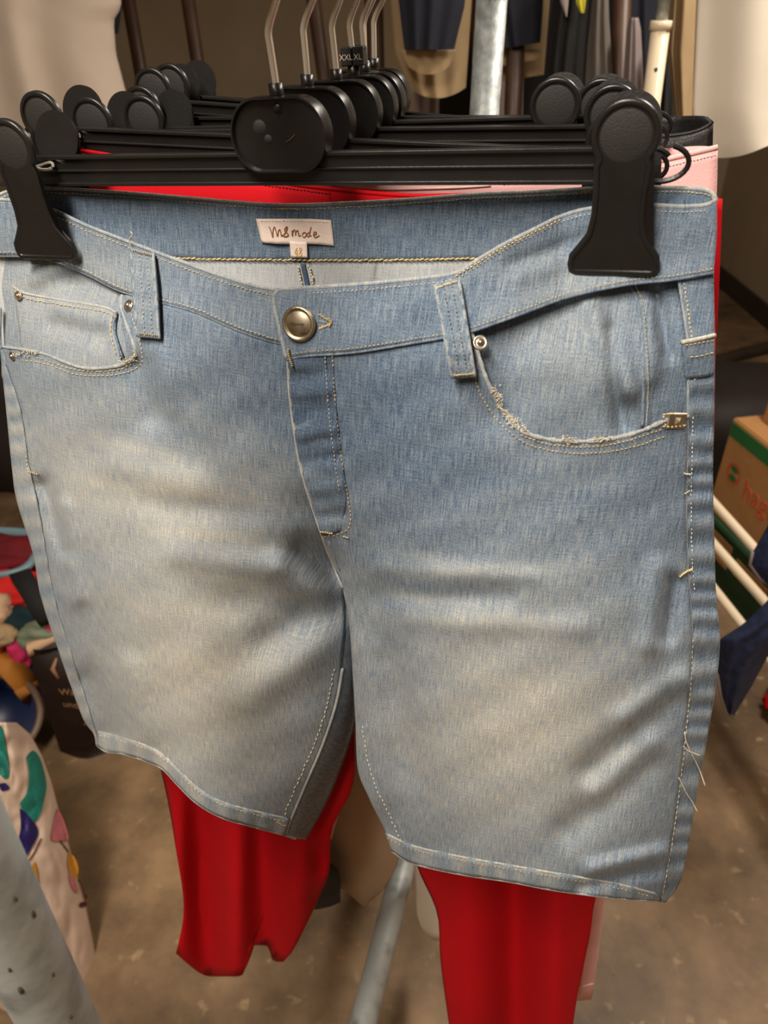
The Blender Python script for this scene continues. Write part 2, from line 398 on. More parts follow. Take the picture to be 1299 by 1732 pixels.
def badge_mesh():
    o_ = stadium(.066, .044); n = len(o_); V = []; Fc = []
    rings = [(1., .005), (1., -.0065), (.985, -.008), (.955, -.008), (.94, -.0066), (.925, -.0048)]
    for sc, y in rings:
        for x, z in o_:
            V.append((x*sc if True else x, y, (z*(1-(1-sc)*1.45))-.121))
    for i in range(len(rings)-1):
        for k in range(n):
            l = (k+1) % n; Fc.append((i*n+k, i*n+l, (i+1)*n+l, (i+1)*n+k))
    Fc.append(tuple((len(rings)-1)*n+k for k in range(n))); Fc.append(tuple(range(n))[::-1])
    return tri(V, Fc)
BADGE = badge_mesh(); BADGE.materials.append(M['plastic']); smooth_by_angle(BADGE, 50)
hp = [(0, 0, -.108), (-.0003, 0, -.092), (-.0012, 0, -.072), (-.0014, 0, -.066), (.0004, 0, -.0605), (.0050, 0, -.052), (.0122, 0, -.038), (.0174, 0, -.020)]
hp += [(.0168*math.cos(math.radians(a)), 0, .0168*math.sin(math.radians(a))) for a in range(-15, 206, 13)]
hv, hf = tube_vf([tuple(v) for v in catmull(hp, 70)], .0022, 10)
HOOK = mesh(hv, hf); HOOK.materials.append(M['chrome']); HOOK.shade_smooth()
bars = {}
def add(name, me, parent, loc=(0, 0, 0), rz=0.):
    o = bpy.data.objects.new(name, me); COL.objects.link(o); o.parent = parent; o.location = loc; o.rotation_euler = (0, 0, rz); return o
def hanger(s, label, roll=0., yaw=0., half=.213, cl=-.2, cr=.2, marker=None, dz=0., dirt=False, words=False):
    loc = ax(s, X0.z+dz)
    t = local_thing('trouser_hanger', loc, label, 'hanger', 'black trouser hangers on the rack', (0, math.radians(roll), -PHI+math.radians(yaw)))
    if half not in bars:
        b = crossbar_mesh(half); b.materials.append(M['plastic']); bars[half] = b
    add('crossbar', bars[half], t); pl = add('centre_plate', BADGE, t); add('hook', HOOK, t)
    st = tube('hook_socket', [(-.0004, 0, -.104), (-.0006, 0, -.092)], .0046, 'plastic', None, 12); st.parent = t
    for cx_ in (cl, cr):
        if cx_ is None: continue
        c = add('clip', LEVER_F, t, (cx_, 0, BAR_Z)); add('rear_jaw', LEVER_B, c); add('thumb_pad', DISC, c); add('spring', SPRING, c)
    if marker:
        for k_, word in enumerate(marker):
            xa = -.0088+.0096*k_
            m_ = box('size_marker', (xa, -.0055, -.0925), (xa+.0088, .0055, -.0795), 'plastic_matt', None, .001); m_.parent = t
            V, Fc = text_vf(word, .0056); wd = max(v.x for v in V)
            link('lettering', mesh([(v.x+xa+.0044-wd/2, -.0057-v.z, v.y-.0883) for v in V], Fc), 'white', m_, False)
    if words:
        V, Fc = text_vf('www.m', .0075)
        link('moulded_lettering', mesh([(v.x+words, -.0016-v.z, v.y+BAR_Z+.0016) for v in V], Fc), 'plastic_matt', t, False)
    if dirt:                                                  # moulding scar on the plate
        nub = lathe('moulding_nub', [(.0001, .0016), (.0022, .0012), (.0034, 0)], 'plastic', None, Matrix.Translation((.001, -.0048, -.1055)) @ Matrix.Rotation(PI/2, 4, 'X'), 12); nub.parent = pl
        sc = tube('scratch', [(.004, -.0050, -.125), (.0075, -.0052, -.1235), (.011, -.0050, -.1205)], .0004, 'spot', None, 5); sc.parent = pl
        for (x, z, r) in ((-.013, -.116, .0042), (-.008, -.123, .0026)):
            q_ = lathe('rubbed_mark', [(.0001, .0002), (r, .0001), (r*1.1, -.0002)], 'plastic_matt', None, Matrix.Translation((x, -.0049, z)) @ Matrix.Rotation(PI/2, 4, 'X'), 16); q_.parent = pl
    return t
OFF = [0, .065, .113, .149, .183, .201, .229]
hanger(OFF[0], 'black plastic trouser hanger clipped to the light blue denim shorts', roll=-3.4, cl=-.19, cr=.2125, half=.222, dirt=True)
hanger(OFF[1], 'black plastic trouser hanger clipped to the red trousers', roll=-.3, yaw=0, cl=-.204, cr=.212, half=.22, words=.09)
hanger(OFF[2], 'black plastic trouser hanger clipped to the pale pink trousers', roll=-2.6, yaw=1.5, cl=-.198, cr=.20)
hanger(OFF[3], 'black plastic trouser hanger with white XXL size marker', roll=-3.4, yaw=1.5, cl=-.176, cr=.157, marker=('XXL', 'XL'), words=.06)
hanger(OFF[4], 'black plastic trouser hanger holding the taupe trousers', roll=-2.2, yaw=-.5, cl=-.198, cr=.19)
hanger(OFF[5], 'black plastic trouser hanger with white L size marker', roll=1.6, yaw=.5, cl=-.186, cr=.19, marker=('L',))
hanger(OFF[6], 'black plastic trouser hanger holding the off white trousers', roll=2., yaw=0, cl=-.184, cr=.19)
# ================================================================== cloth sheets
def wash(px, py):
    g = lambda cx_, cy_, sx, sy: math.exp(-((px-cx_)/sx)**2-((py-cy_)/sy)**2)
    v = .25 + .60*g(320, 1130, 225, 310) + .56*g(880, 1230, 270, 260) + .30*g(90, 760, 190, 200) + .22*g(960, 620, 130, 150) + .16*g(100, 470, 160, 90)
    v += .10*g(1010, 470, 160, 70) + .16*g(330, 820, 260, 70)
    for (x, y, sx, sy, a, sl) in ((300, 830, 150, 11, .16, .12), (360, 905, 120, 10, .13, .05), (780, 965, 150, 12, .2, -.02), (700, 1010, 110, 9, .14, .1), (760, 880, 120, 10, .1, -.1),
                                  (240, 760, 90, 9, .12, .2), (720, 940, 90, 8, .12, .15), (430, 990, 90, 10, .1, .25), (820, 1050, 160, 14, .14, .03), (890, 830, 140, 12, .08, -.12)):
        v += a*math.exp(-((px-x)/sx)**2-((py-y-sl*(px-x))/sy)**2)
    v -= .12*g(640, 740, 150, 150)
    return v
OUT_L = [(-14, 335), (-10, 430), (-2, 520), (2, 600), (12, 700), (22, 800), (30, 850), (57, 938), (69, 1006), (95, 1087), (118, 1153), (142, 1217), (159, 1241), (163, 1262)]
OUT_R = [(1212, 335), (1212, 400), (1207, 460), (1208, 570), (1207, 700), (1205, 800), (1207, 900), (1210, 1000), (1217, 1080), (1210, 1160), (1195, 1250), (1180, 1330), (1165, 1420), (1150, 1490), (1125, 1526)]
MID = [(540, 560), (520, 830), (550, 925), (580, 1000), (592, 1060), (598, 1150), (602, 1220), (606, 1300), (622, 1345), (650, 1400), (662, 1440), (664, 1530)]
MID_L = [(540, 560), (520, 830), (550, 925), (580, 1000), (592, 1060), (598, 1150), (598, 1220), (572, 1310), (545, 1370), (516, 1420), (500, 1530)]
FOLDS = [  # x0, y0, x1, y1, width px, metres towards the viewer
    (515, 925, 560, 965, 22, -.006), (470, 960, 545, 1010, 26, .004), (440, 890, 530, 900, 30, .002),
    (75, 820, 110, 930, 14, -.006), (108, 860, 130, 1010, 16, .004), (150, 1150, 190, 1235, 22, -.005), (215, 1130, 240, 1240, 26, .004),
    (1140, 985, 1128, 1075, 14, -.005), (1110, 960, 1098, 1090, 18, .003), (1130, 1180, 1000, 1300, 26, -.004), (1150, 1150, 1060, 1215, 22, .004),
    (1090, 1290, 960, 1400, 30, -.004), (1100, 1260, 1010, 1340, 22, .0035), (1120, 1440, 1000, 1470, 14, .004), (1110, 1470, 980, 1500, 12, -.003),
    (200, 790, 330, 820, 30, .002), (250, 850, 420, 870, 26, -.002), (640, 960, 900, 975, 16, .0016), (640, 1010, 860, 1010, 16, -.0015), (700, 1050, 980, 1060, 20, .0015),
    (500, 640, 555, 628, 9, -.0015), (502, 668, 560, 660, 9, .0015), (505, 700, 562, 692, 9, -.0013), (510, 735, 566, 726, 9, .0012), (520, 780, 574, 770, 9, -.0013), (530, 830, 580, 820, 9, .0012), (545, 872, 585, 866, 8, -.0013),
    (330, 800, 300, 700, 40, -.002), (262, 700, 240, 620, 26, -.004), (290, 690, 268, 600, 22, .003), (460, 1080, 560, 1020, 34, -.004), (420, 1180, 540, 1090, 40, .004),
    (620, 1100, 640, 1350, 26, .003), (660, 1120, 690, 1300, 34, -.003), (340, 1010, 500, 1030, 34, -.002), (300, 940, 470, 960, 22, .0018),
    (1000, 520, 1060, 660, 20, .006), (1030, 560, 1052, 720, 14, -.006), (1110, 500, 1130, 600, 12, -.005), (1100, 520, 1100, 640, 12, .003), (870, 600, 850, 700, 36, -.003),
    (120, 470, 210, 500, 14, -.002), (60, 470, 110, 440, 16, .003), (880, 470, 1000, 430, 16, .0025), (860, 450, 990, 400, 10, -.0015), (100, 520, 180, 540, 16, .002), (90, 550, 170, 570, 14, -.002)]
def folds(px, py, L=FOLDS):
    s = 0.
    for x0, y0, x1, y1, w_, a_ in L:
        if px < min(x0, x1)-3*w_ or px > max(x0, x1)+3*w_ or py < min(y0, y1)-3*w_ or py > max(y0, y1)+3*w_: continue
        dx, dy = x1-x0, y1-y0; l2 = dx*dx+dy*dy
        t = ((px-x0)*dx+(py-y0)*dy)/l2; tc = max(0., min(1., t))
        d2 = (px-x0-tc*dx)**2+(py-y0-tc*dy)**2
        s += a_*math.exp(-d2/(w_*w_))
    return s
def prof(s, e=2.2): return max(0., 1-abs(2*s-1)**e)
def q_front(px, py, left=None):
    yn = (py-335)/1150
    ln = -.085*yn - .004 - .009*ss(420, 620, py)
    top = max(0., 1-((px-540)/410)**2)*.050
    gen = prof((px-lerp(OUT_L, py))/(lerp(OUT_R, py)-lerp(OUT_L, py)), 3.)*.050
    if left is None: left = px < lerp(MID, py)
    if left: a_, b_ = lerp(OUT_L, py), lerp(MID_L, py)
    else: a_, b_ = lerp(MID, py), lerp(OUT_R, py)
    sf = max(0., (px-a_)/max(1, b_-a_))
    leg = prof(sf if left else .13+.87*sf, 2.4)*.050
    w1, w2 = ss(430, 640, py), ss(760, 1030, py)
    b_ = (top*(1-w1)+gen*w1)*(1-w2)+leg*w2
    return ln - b_ - 1.8*folds(px, py) + .0009*math.sin(px*.05+py*.021)*math.sin(py*.043-px*.017)
def q_back(px, py, left=None):
    yn = (py-335)/1150
    if left is None: left = px < lerp(MID, py)
    a_, b_ = (lerp(OUT_L, py), lerp(MID_L, py)+4) if left else (lerp(MID, py), lerp(OUT_R, py))
    leg = prof((px-a_)/max(1, b_-a_), 2.4)*.022
    gen = prof((px-lerp(OUT_L, py))/(lerp(OUT_R, py)-lerp(OUT_L, py)), 3.)*.022
    w2 = ss(760, 1030, py)
    return -.085*yn - .002 - .009*ss(420, 620, py) + gen*(1-w2)+leg*w2
def uvco(v): d = v-X0; return (PV.dot(d), v.z)
def sheet(name, top, bot, left, right, nu, nv, qf, m, parent, off=0., th=.0011, washf=wash, dwash=0., pix=True, sub=0):
    T, B, L, R = catmull(top, nu), catmull(bot, nu), catmull(left, nv), catmull(right, nv)
    V = []; W = []
    for j in range(nv+1):
        v = j/nv
        for i in range(nu+1):
            u = i/nu
            p = T[i]*(1-v)+B[i]*v+L[j]*(1-u)+R[j]*u-(T[0]*(1-u)*(1-v)+T[-1]*u*(1-v)+B[0]*(1-u)*v+B[-1]*u*v)
            V.append(P(p.x, p.y, qf(p.x, p.y)+off)); W.append(washf(p.x, p.y)+dwash if washf else .5)
    Fc = [(j*(nu+1)+i, j*(nu+1)+i+1, (j+1)*(nu+1)+i+1, (j+1)*(nu+1)+i) for j in range(nv) for i in range(nu)]
    me = mesh(V, Fc)
    uvl = me.uv_layers.new(name='UVMap')
    for lp in me.loops: uvl.data[lp.index].uv = uvco(V[lp.vertex_index])
    at = me.attributes.new('wash', 'FLOAT', 'POINT'); at.data.foreach_set('value', W)
    o = link(name, me, m, parent)
    if th:
        sm = o.modifiers.new('s', 'SOLIDIFY'); sm.thickness = th; sm.offset = 0
    return o
def strip_uv(o, w_=.4):
    me = o.data; uvl = me.uv_layers.new(name='UVMap')
    for lp in me.loops: uvl.data[lp.index].uv = uvco(me.vertices[lp.vertex_index].co)
    at = me.attributes.new('wash', 'FLOAT', 'POINT'); at.data.foreach_set('value', [w_+.15*noise.noise(v.co*300) for v in me.vertices])
def edge_roll(name, pts, r, parent, qf, off=0., w_=.7, m='denim', n=None, rough=0.):
    n = n or max(8, int(sum(math.dist(a[:2], b[:2]) for a, b in zip(pts, pts[1:]))/7))
    c = catmull(pts, n); rr = [r*(1+rough*random.uniform(-1, 1)) for _ in c]
    o = tube(name, [P(p.x, p.y, qf(p.x, p.y)+off) for p in c], rr, m, parent, 8); strip_uv(o, w_); return o
def stitches(name, pts, parent, qf, off=-.0012, step=7.2, gap=.28, r=.00033, m='thread', jit=.5, chain=False):
    Ln = sum(math.dist(a, b) for a, b in zip(pts, pts[1:])); n = max(2, int(Ln/step)); c = catmull(pts, n); V = []; Fc = []
    for a, b in zip(c, c[1:]):
        d = b-a; j = random.uniform(-jit, jit); nn = Vector((-d.y, d.x)).normalized()
        p0, p1 = a+d*gap/2+nn*j, b-d*gap/2+nn*(j+random.uniform(-jit, jit)*.6)
        if chain: p0, p1 = p0+nn*1.2, p1-nn*1.2
        pm = (p0+p1)/2
        w0, w1, w2 = P(p0.x, p0.y, qf(p0.x, p0.y)+off*.6), P(pm.x, pm.y, qf(pm.x, pm.y)+off), P(p1.x, p1.y, qf(p1.x, p1.y)+off*.6)
        v, f_ = tube_vf([w0, w1, w2], [r*.7, r, r*.7], 5, base=len(V)); V += v; Fc += f_
    o = link(name, mesh(V, Fc), m, parent); o['kind'] = 'stuff'; return o
def shift(pts, dx, dy): return [(x+dx, y+dy) for x, y in pts]
# ------------------------------------------------------------------ the denim shorts
sh = thing('denim_shorts', P(600, 1450, -.10), 'light blue washed denim shorts with frayed pockets and brass button', 'shorts')
QL = lambda x, y: q_front(x, y, True)
QR = lambda x, y: q_front(x, y, False)
WB_TL = [(-14, 337), (30, 340), (75, 350), (110, 364), (150, 383), (220, 410), (300, 440), (380, 469), (440, 486), (492, 494)]
WB_BL = [(-10, 432), (40, 433), (90, 440), (150, 465), (200, 490), (260, 508), (330, 527), (400, 557), (450, 574), (492, 584)]
WB_TR = [(470, 491), (520, 487), (600, 482), (700, 473), (770, 463), (800, 445), (850, 415), (900, 390), (950, 366), (1000, 353), (1080, 347), (1150, 350), (1195, 347), (1212, 337)]
WB_BR = [(485, 607), (520, 601), (600, 595), (700, 579), (760, 569), (800, 559), (880, 531), (960, 502), (1040, 484), (1080, 478), (1140, 472), (1207, 460)]
FLY = [(492, 584), (487, 606), (492, 680), (505, 770), (520, 830), (540, 890), (552, 925), (566, 960), (580, 995)]
# back of the shorts, seen over the front waistband
BK_T = [(-14, 337), (20, 322), (90, 319), (200, 325), (300, 333), (400, 342), (490, 347), (600, 343), (700, 337), (800, 329), (900, 325), (1000, 319), (1100, 317), (1190, 321), (1212, 337)]
BK_B = [(-12, 420), (100, 425), (310, 437), (500, 440), (640, 440), (820, 437), (1000, 432), (1209, 420)]
bw = sheet('back_waistband', BK_T, BK_B, [BK_T[0], BK_B[0]], [BK_T[-1], BK_B[-1]], 110, 12, q_back, 'denim', sh, dwash=-.02)
edge_roll('back_waistband_edge', BK_T, .0012, sh, q_back, 0, .75)
stitches('stitching', shift(BK_T, 0, 7), sh, q_back, -.0012)
stitches('stitching', shift(BK_B[1:-1], 0, 0), sh, q_back, -.0018, 8.5, .0, .0007, jit=.5, chain=True)
stitches('bar_tack', [(466, 352), (504, 354)], sh, q_back, -.0014, 3.5, .1, .0005)
stitches('bar_tack', [(983, 325), (1000, 323)], sh, q_back, -.0014, 3.5, .1, .0005)
INL = [(520, 560), (540, 700), (560, 900), (575, 1000), (580, 1100), (578, 1170), (570, 1222), (545, 1310), (520, 1370), (500, 1420)]
sheet('back_panel', BK_B[:5], [(163, 1262), (205, 1275), (275, 1300), (330, 1350), (400, 1388), (470, 1410), (500, 1420)], [BK_B[0]]+OUT_L[2:], [BK_B[4]]+[(620, 560)]+INL[2:], 50, 80, lambda x, y: q_back(x, y, True), 'denim_in', sh, .001)
RB = [(664, 1440), (700, 1460), (780, 1478), (860, 1490), (940, 1505), (1040, 1518), (1125, 1526)]
INR = [(640, 440), (620, 560), (590, 800), (585, 950), (592, 1060), (598, 1150), (602, 1220), (606, 1300), (622, 1345), (650, 1400), (664, 1440)]
sheet('back_panel', BK_B[4:], RB, INR, [BK_B[-1]]+OUT_R[2:], 50, 80, lambda x, y: q_back(x, y, False), 'denim_in', sh, .001)
# centre back seam inside
stitches('overlock_seam', [(504, 450), (508, 470), (512, 492)], sh, q_back, -.002, 5, .0, .0007, 'thread2')
stitches('overlock_seam', [(522, 448), (528, 470), (532, 492)], sh, q_back, -.002, 5, .0, .0009, 'thread2', 1.5)
edge_roll('seam_allowance', [(512, 446), (517, 468), (522, 494)], .0018, sh, q_back, -.001, .0)
# outer back of the left leg that shows inside the leg opening
LB_IN = [(580, 1000), (600, 1060), (606, 1150), (601, 1222), (572, 1310), (545, 1370), (516, 1420)]
# pocket facings and coin pocket
PKL = [(2, 586), (69, 597), (139, 622), (194, 620), (225, 608), (229, 594), (222, 570), (213, 545), (205, 518), (207, 499)]
sheet('pocket_facing', [(-9, 428), (90, 437), (150, 462), (200, 488), (232, 500)], [(4, 640), (60, 650), (140, 655), (200, 650), (250, 640)], [(-9, 428), (0, 520), (4, 640)], [(232, 500), (240, 560), (250, 640)], 36, 30, QL, 'denim', sh, .0050, dwash=.12)
CT = [(22, 484), (42, 496), (100, 507), (173, 519), (197, 529)]
sheet('coin_pocket', CT, [(40, 625), (100, 640), (160, 640), (210, 630)], [(22, 484), (32, 550), (40, 625)], [(197, 529), (196, 570), (210, 630)], 26, 18, QL, 'denim', sh, .0022, dwash=.15)
edge_roll('coin_pocket_edge', CT, .0011, sh, QL, .0018, .75)
edge_roll('coin_pocket_edge', [(197, 529), (193, 556), (202, 590), (208, 606)], .0009, sh, QL, .0018, .3)
stitches('stitching', shift(CT, 1, 8), sh, QL, .0006); stitches('stitching', [(190, 532), (187, 560), (196, 600)], sh, QL, .0006)
sheet('pocket_facing', [(782, 566), (800, 558), (880, 530), (960, 501), (1040, 483), (1080, 477), (1148, 471)], [(790, 730), (860, 775), (960, 790), (1060, 775), (1166, 750)], [(782, 566), (786, 640), (790, 730)], [(1148, 471), (1160, 570), (1165, 660), (1166, 750)], 56, 36, QR, 'denim', sh, .0095, dwash=.02)
edge_roll('facing_seam', [(1066, 482), (1080, 520), (1087, 600), (1088, 680), (1086, 722)], .0010, sh, QR, .0085, .4)
stitches('stitching', [(1075, 482), (1088, 520), (1095, 600), (1096, 680), (1093, 720)], sh, QR, .0080, m='thread2')
# front panels
SEAM_L = [(2, 586), (14, 630), (35, 694), (48, 781), (63, 850), (76, 921), (88, 992), (107, 1063), (130, 1134), (152, 1205), (163, 1240), (166, 1262)]
HB_L = [(166, 1262), (180, 1271), (205, 1274), (245, 1286), (275, 1300), (302, 1328), (332, 1357), (375, 1382), (430, 1398), (482, 1412)]
INS_L = FLY + [(583, 1060), (578, 1120), (568, 1190), (545, 1260), (515, 1330), (490, 1390), (482, 1412)]
sheet('front_panel', PKL[:-1] + [(208, 500), (230, 503), (260, 510), (330, 529), (400, 559), (450, 575), (492, 584)], HB_L, SEAM_L, INS_L, 84, 120, QL, 'denim', sh)
PKR = [(796, 561), (805, 585), (815, 620), (829, 655), (848, 692), (872, 722), (905, 738), (950, 746), (1000, 746), (1050, 739), (1090, 727), (1125, 712), (1163, 704)]
SEAM_R = [(1163, 704), (1162, 760), (1160, 850), (1162, 950), (1166, 1000), (1170, 1080), (1166, 1160), (1158, 1240), (1148, 1330), (1134, 1430), (1117, 1523)]
HB_R = [(664, 1440), (700, 1460), (780, 1478), (860, 1490), (940, 1505), (1040, 1518), (1117, 1523)]
IN_R = FLY[1:] + [(592, 1060), (598, 1150), (602, 1220), (606, 1300), (622, 1345), (650, 1400), (664, 1440)]
FR = sheet('front_panel', [(487, 606), (520, 601), (600, 595), (700, 579), (760, 569)] + PKR, HB_R, IN_R, SEAM_R, 100, 120, QR, 'denim', sh, -.0016)
# back panel that wraps to the front along the sides
ST_R = [(1148, 471), (1155, 520), (1163, 580), (1166, 640)] + SEAM_R
QS = lambda x, y: q_front(x, y, False) + .0014*math.sin(y*.16+1.5*math.sin(y*.031))*ss(560, 700, y)
QSL = lambda x, y: q_front(x, y, True) + .0003*math.sin(y*.17+1.2*math.sin(y*.027))*ss(600, 700, y)
sheet('side_panel', [(1148, 471), (1180, 466), (1207, 460)], [(1117, 1523), (1121, 1525), (1125, 1526)], ST_R, [(1207, 460)]+OUT_R[3:], 8, 170, QS, 'denim', sh, .0004, washf=lambda x, y: wash(x, y)-.10*math.sin(y*.16+1.5*math.sin(y*.031))*ss(560, 700, y), dwash=-.0)
sheet('side_panel', [(-2, 520), (0, 521), (2, 522)], [(163, 1262), (165, 1262), (166, 1262)], OUT_L[2:], [(2, 522)]+SEAM_L, 6, 150, QSL, 'denim', sh, -.0016, washf=lambda x, y: wash(x, y)-.10*math.sin(y*.17+1.2*math.sin(y*.027)), dwash=.05)
edge_roll('side_seam', SEAM_R, .0009, sh, QR, -.0012, .55); edge_roll('side_seam', SEAM_L, .0009, sh, QL, -.0006, .7)
edge_roll('side_seam', [(1148, 473), (1155, 520), (1163, 580), (1164, 640), (1163, 704)], .0009, sh, QR, -.0002, .5)
stitches('stitching', shift(SEAM_R[:5], 9, 0), sh, QR, -.0012, m='thread2'); stitches('stitching', shift(ST_R[:4], 9, 6), sh, QR, -.0012)
stitches('bar_tack', [(1150, 976), (1160, 968), (1171, 963)], sh, QR, -.0035, 3.2, 0., .0009)
stitches('bar_tack', [(1156, 801), (1168, 803)], sh, QR, -.003, 3, 0, .0006, 'thread2'); stitches('bar_tack', [(1158, 836), (1166, 830)], sh, QR, -.003, 3, 0, .0005, 'thread2')
stitches('stitching', shift(SEAM_R[5:], 2, 0), sh, QR, -.0022, 9, .1, .0004, 'thread2')
stitches('bar_tack', [(47, 797), (56, 800), (64, 803)], sh, QL, -.0035, 3.2, 0., .0007)
stitches('stitching', [(44, 770), (47, 797)], sh, QL, -.003, 6, .2, .0004)
# back pocket corner on the right side
sheet('back_pocket_corner', [(1153, 578), (1165, 576), (1185, 573), (1208, 569)], [(1160, 640), (1166, 640), (1188, 638), (1206, 634)], [(1153, 578), (1160, 640)], [(1208, 569), (1206, 634)], 10, 10, QR, 'denim', sh, -.0012)
edge_roll('back_pocket_edge', [(1152, 579), (1165, 577), (1185, 573), (1209, 567)], .0014, sh, QR, -.0018, .85)
stitches('stitching', [(1158, 584), (1185, 580), (1208, 575)], sh, QR, -.003); stitches('stitching', [(1166, 604), (1185, 602), (1208, 596)], sh, QR, -.003)
# inner side of the left leg: back panel folded to the front beyond the inseam
sheet('inner_leg_panel', [(580, 1000), (585, 1004), (589, 1010)], [(482, 1412), (500, 1417), (516, 1420)], [(580, 1000), (583, 1060), (578, 1120), (568, 1190), (545, 1260), (515, 1330), (490, 1390), (482, 1412)], [(589, 1010)]+LB_IN[1:], 10, 70,
      lambda x, y: q_front(x, y, True)+.030*ss(0, 55, x-lerp([(580, 1000), (583, 1060), (578, 1120), (568, 1190), (545, 1260), (515, 1330), (490, 1390), (482, 1412)], y)), 'denim', sh, .0012)
cs_ = catmull([(580, 1000), (592, 1060), (598, 1150), (602, 1220), (606, 1300), (622, 1345), (650, 1400), (664, 1440)], 60); V = []
for p_ in cs_:
    for k_ in range(5): V.append(P(p_.x+(2*k_ if k_ < 4 else 2), p_.y, (QR(p_.x, p_.y)-.0012)*(1-k_/4)+(q_back(p_.x, p_.y, False)+.002)*k_/4))
o_ = link('inner_leg_panel', mesh(V, [(i*5+k, i*5+k+1, i*5+k+6, i*5+k+5) for i in range(60) for k in range(4)]), 'denim', sh); strip_uv(o_, .4)
INSEAM = [(579, 1130), (568, 1190), (545, 1260), (515, 1330), (490, 1390), (483, 1411)]
edge_roll('inseam', INSEAM, .0014, sh, QL, -.0004, .75)
stitches('stitching', shift(INSEAM, -14, 0), sh, QL, -.0014, 8, .3, .0005, 'thread2', 1.2)
INS_R = [(603, 1230), (612, 1290), (628, 1340), (652, 1390), (672, 1436)]
stitches('stitching', shift(INS_R, 10, -4), sh, QR, -.0030, 8, .2, .0005, 'thread2', 1.2); edge_roll('inseam', shift(INS_R, 18, -6), .0011, sh, QR, -.0020, .5)
# hems
HT_L = [(166, 1237), (200, 1246), (250, 1262), (278, 1279), (304, 1303), (335, 1333), (378, 1357), (440, 1374), (490, 1385)]
sheet('hem_band', HT_L, HB_L[:-1]+[(482, 1413)], [(166, 1237), (166, 1262)], [(490, 1385), (482, 1413)], 60, 5, lambda x, y: QL(x, y)+.0007*math.sin(x*.16+2*math.sin(x*.03)), 'denim', sh, -.0016, washf=lambda x, y: wash(x, y)+.10*math.sin(x*.16+2*math.sin(x*.03)), dwash=.04)
edge_roll('hem_fold', HB_L, .0013, sh, QL, -.0006, .7); edge_roll('hem_ridge', HT_L, .0008, sh, QL, -.0014, .8)
HT_R = [(653, 1410), (700, 1431), (780, 1449), (860, 1463), (940, 1477), (1040, 1494), (1112, 1512)]
sheet('hem_band', HT_R, HB_R, [(653, 1410), (664, 1440)], [(1112, 1512), (1117, 1523)], 90, 5, lambda x, y: QR(x, y)+.0007*math.sin(x*.15+2*math.sin(x*.03)), 'denim', sh, -.0032, washf=lambda x, y: wash(x, y)+.10*math.sin(x*.15+2*math.sin(x*.03)), dwash=.06)
edge_roll('hem_fold', HB_R, .0013, sh, QR, -.0022, .7); edge_roll('hem_ridge', HT_R, .0009, sh, QR, -.0030, .85)
stitches('stitching', shift(HT_R, 0, 7), sh, QR, -.0045); stitches('stitching', shift(HT_L, 0, 6), sh, QL, -.0026, m='thread2')
stitches('bar_tack', [(468, 1389), (476, 1395), (484, 1397)], sh, QL, -.003, 3, 0, .0006)
# waistband, front
wl = sheet('waistband', WB_TL, WB_BL, [WB_TL[0], WB_BL[0]], [WB_TL[-1], WB_BL[-1]], 64, 14, QL, 'denim', sh, -.0006, dwash=.08)
wr = sheet('waistband', WB_TR, WB_BR, [(470, 491), (464, 515), (474, 560), (485, 607)], [WB_TR[-1], (1212, 400), WB_BR[-1]], 96, 14, QR, 'denim', sh, -.0036, dwash=.03)
edge_roll('waistband_edge', WB_TL, .0014, sh, QL, -.0004, .62); edge_roll('waistband_edge', WB_TR, .0014, sh, QR, -.0034, .62)
edge_roll('waistband_end', [(472, 491), (464, 500), (465, 520), (474, 560), (485, 607)], .0015, sh, QR, -.0034, .62)
edge_roll('waistband_seam', shift(WB_BL, 0, 1), .0009, sh, QL, -.0004, .35); edge_roll('waistband_seam', shift(WB_BR, 0, 1), .0009, sh, QR, -.0036, .35)
stitches('stitching', shift(WB_TL[2:], 0, 9), sh, QL, -.002); stitches('stitching', shift(WB_BL, 0, -5), sh, QL, -.002, m='thread2')
stitches('stitching', shift(WB_TR[1:-1], 0, 9), sh, QR, -.0050, m='thread2'); stitches('stitching', shift(WB_TR[4:9], -1, 5), sh, QR, -.0058, r=.00045); stitches('stitching', shift(WB_BR, 0, -6), sh, QR, -.0050)
edge_roll('waistband_side_seam', [(1130, 350), (1136, 400), (1143, 470)], .0007, sh, QR, -.0034, .4)
# fly
sheet('fly_facing', [(487, 606), (520, 602), (562, 598)], [(544, 905), (560, 904), (576, 898)], [(487, 606), (492, 680), (505, 770), (520, 830), (544, 905)], [(562, 598), (568, 680), (577, 770), (586, 840), (576, 898)], 12, 44, lambda x, y: q_front(x, y, False)-.0022*noise.noise(Vector((x*.02, y*.045, 3))), 'denim', sh, -.0026, dwash=-.12)
edge_roll('fly_edge', FLY[1:], .0013, sh, QR, -.0018, .8)
FJ = [(562, 600), (567, 680), (577, 770), (586, 830), (593, 872), (590, 893), (572, 904), (546, 908)]
stitches('stitching', FJ, sh, QR, -.0034); stitches('stitching', shift(FJ[:4], -12, 2), sh, QR, -.0044, m='thread2')
stitches('bar_tack', [(487, 590), (490, 606), (495, 620)], sh, QR, -.0065, 3.4, 0, .0008); stitches('bar_tack', [(541, 900), (552, 901), (563, 903)], sh, QR, -.0048, 3.2, 0, .0007)
stitches('bar_tack', [(580, 907), (590, 910)], sh, QR, -.004, 3, 0, .0006, 'thread2'); edge_roll('crotch_seam', [(556, 915), (566, 940), (576, 965)], .0009, sh, QR, -.0022, .4)
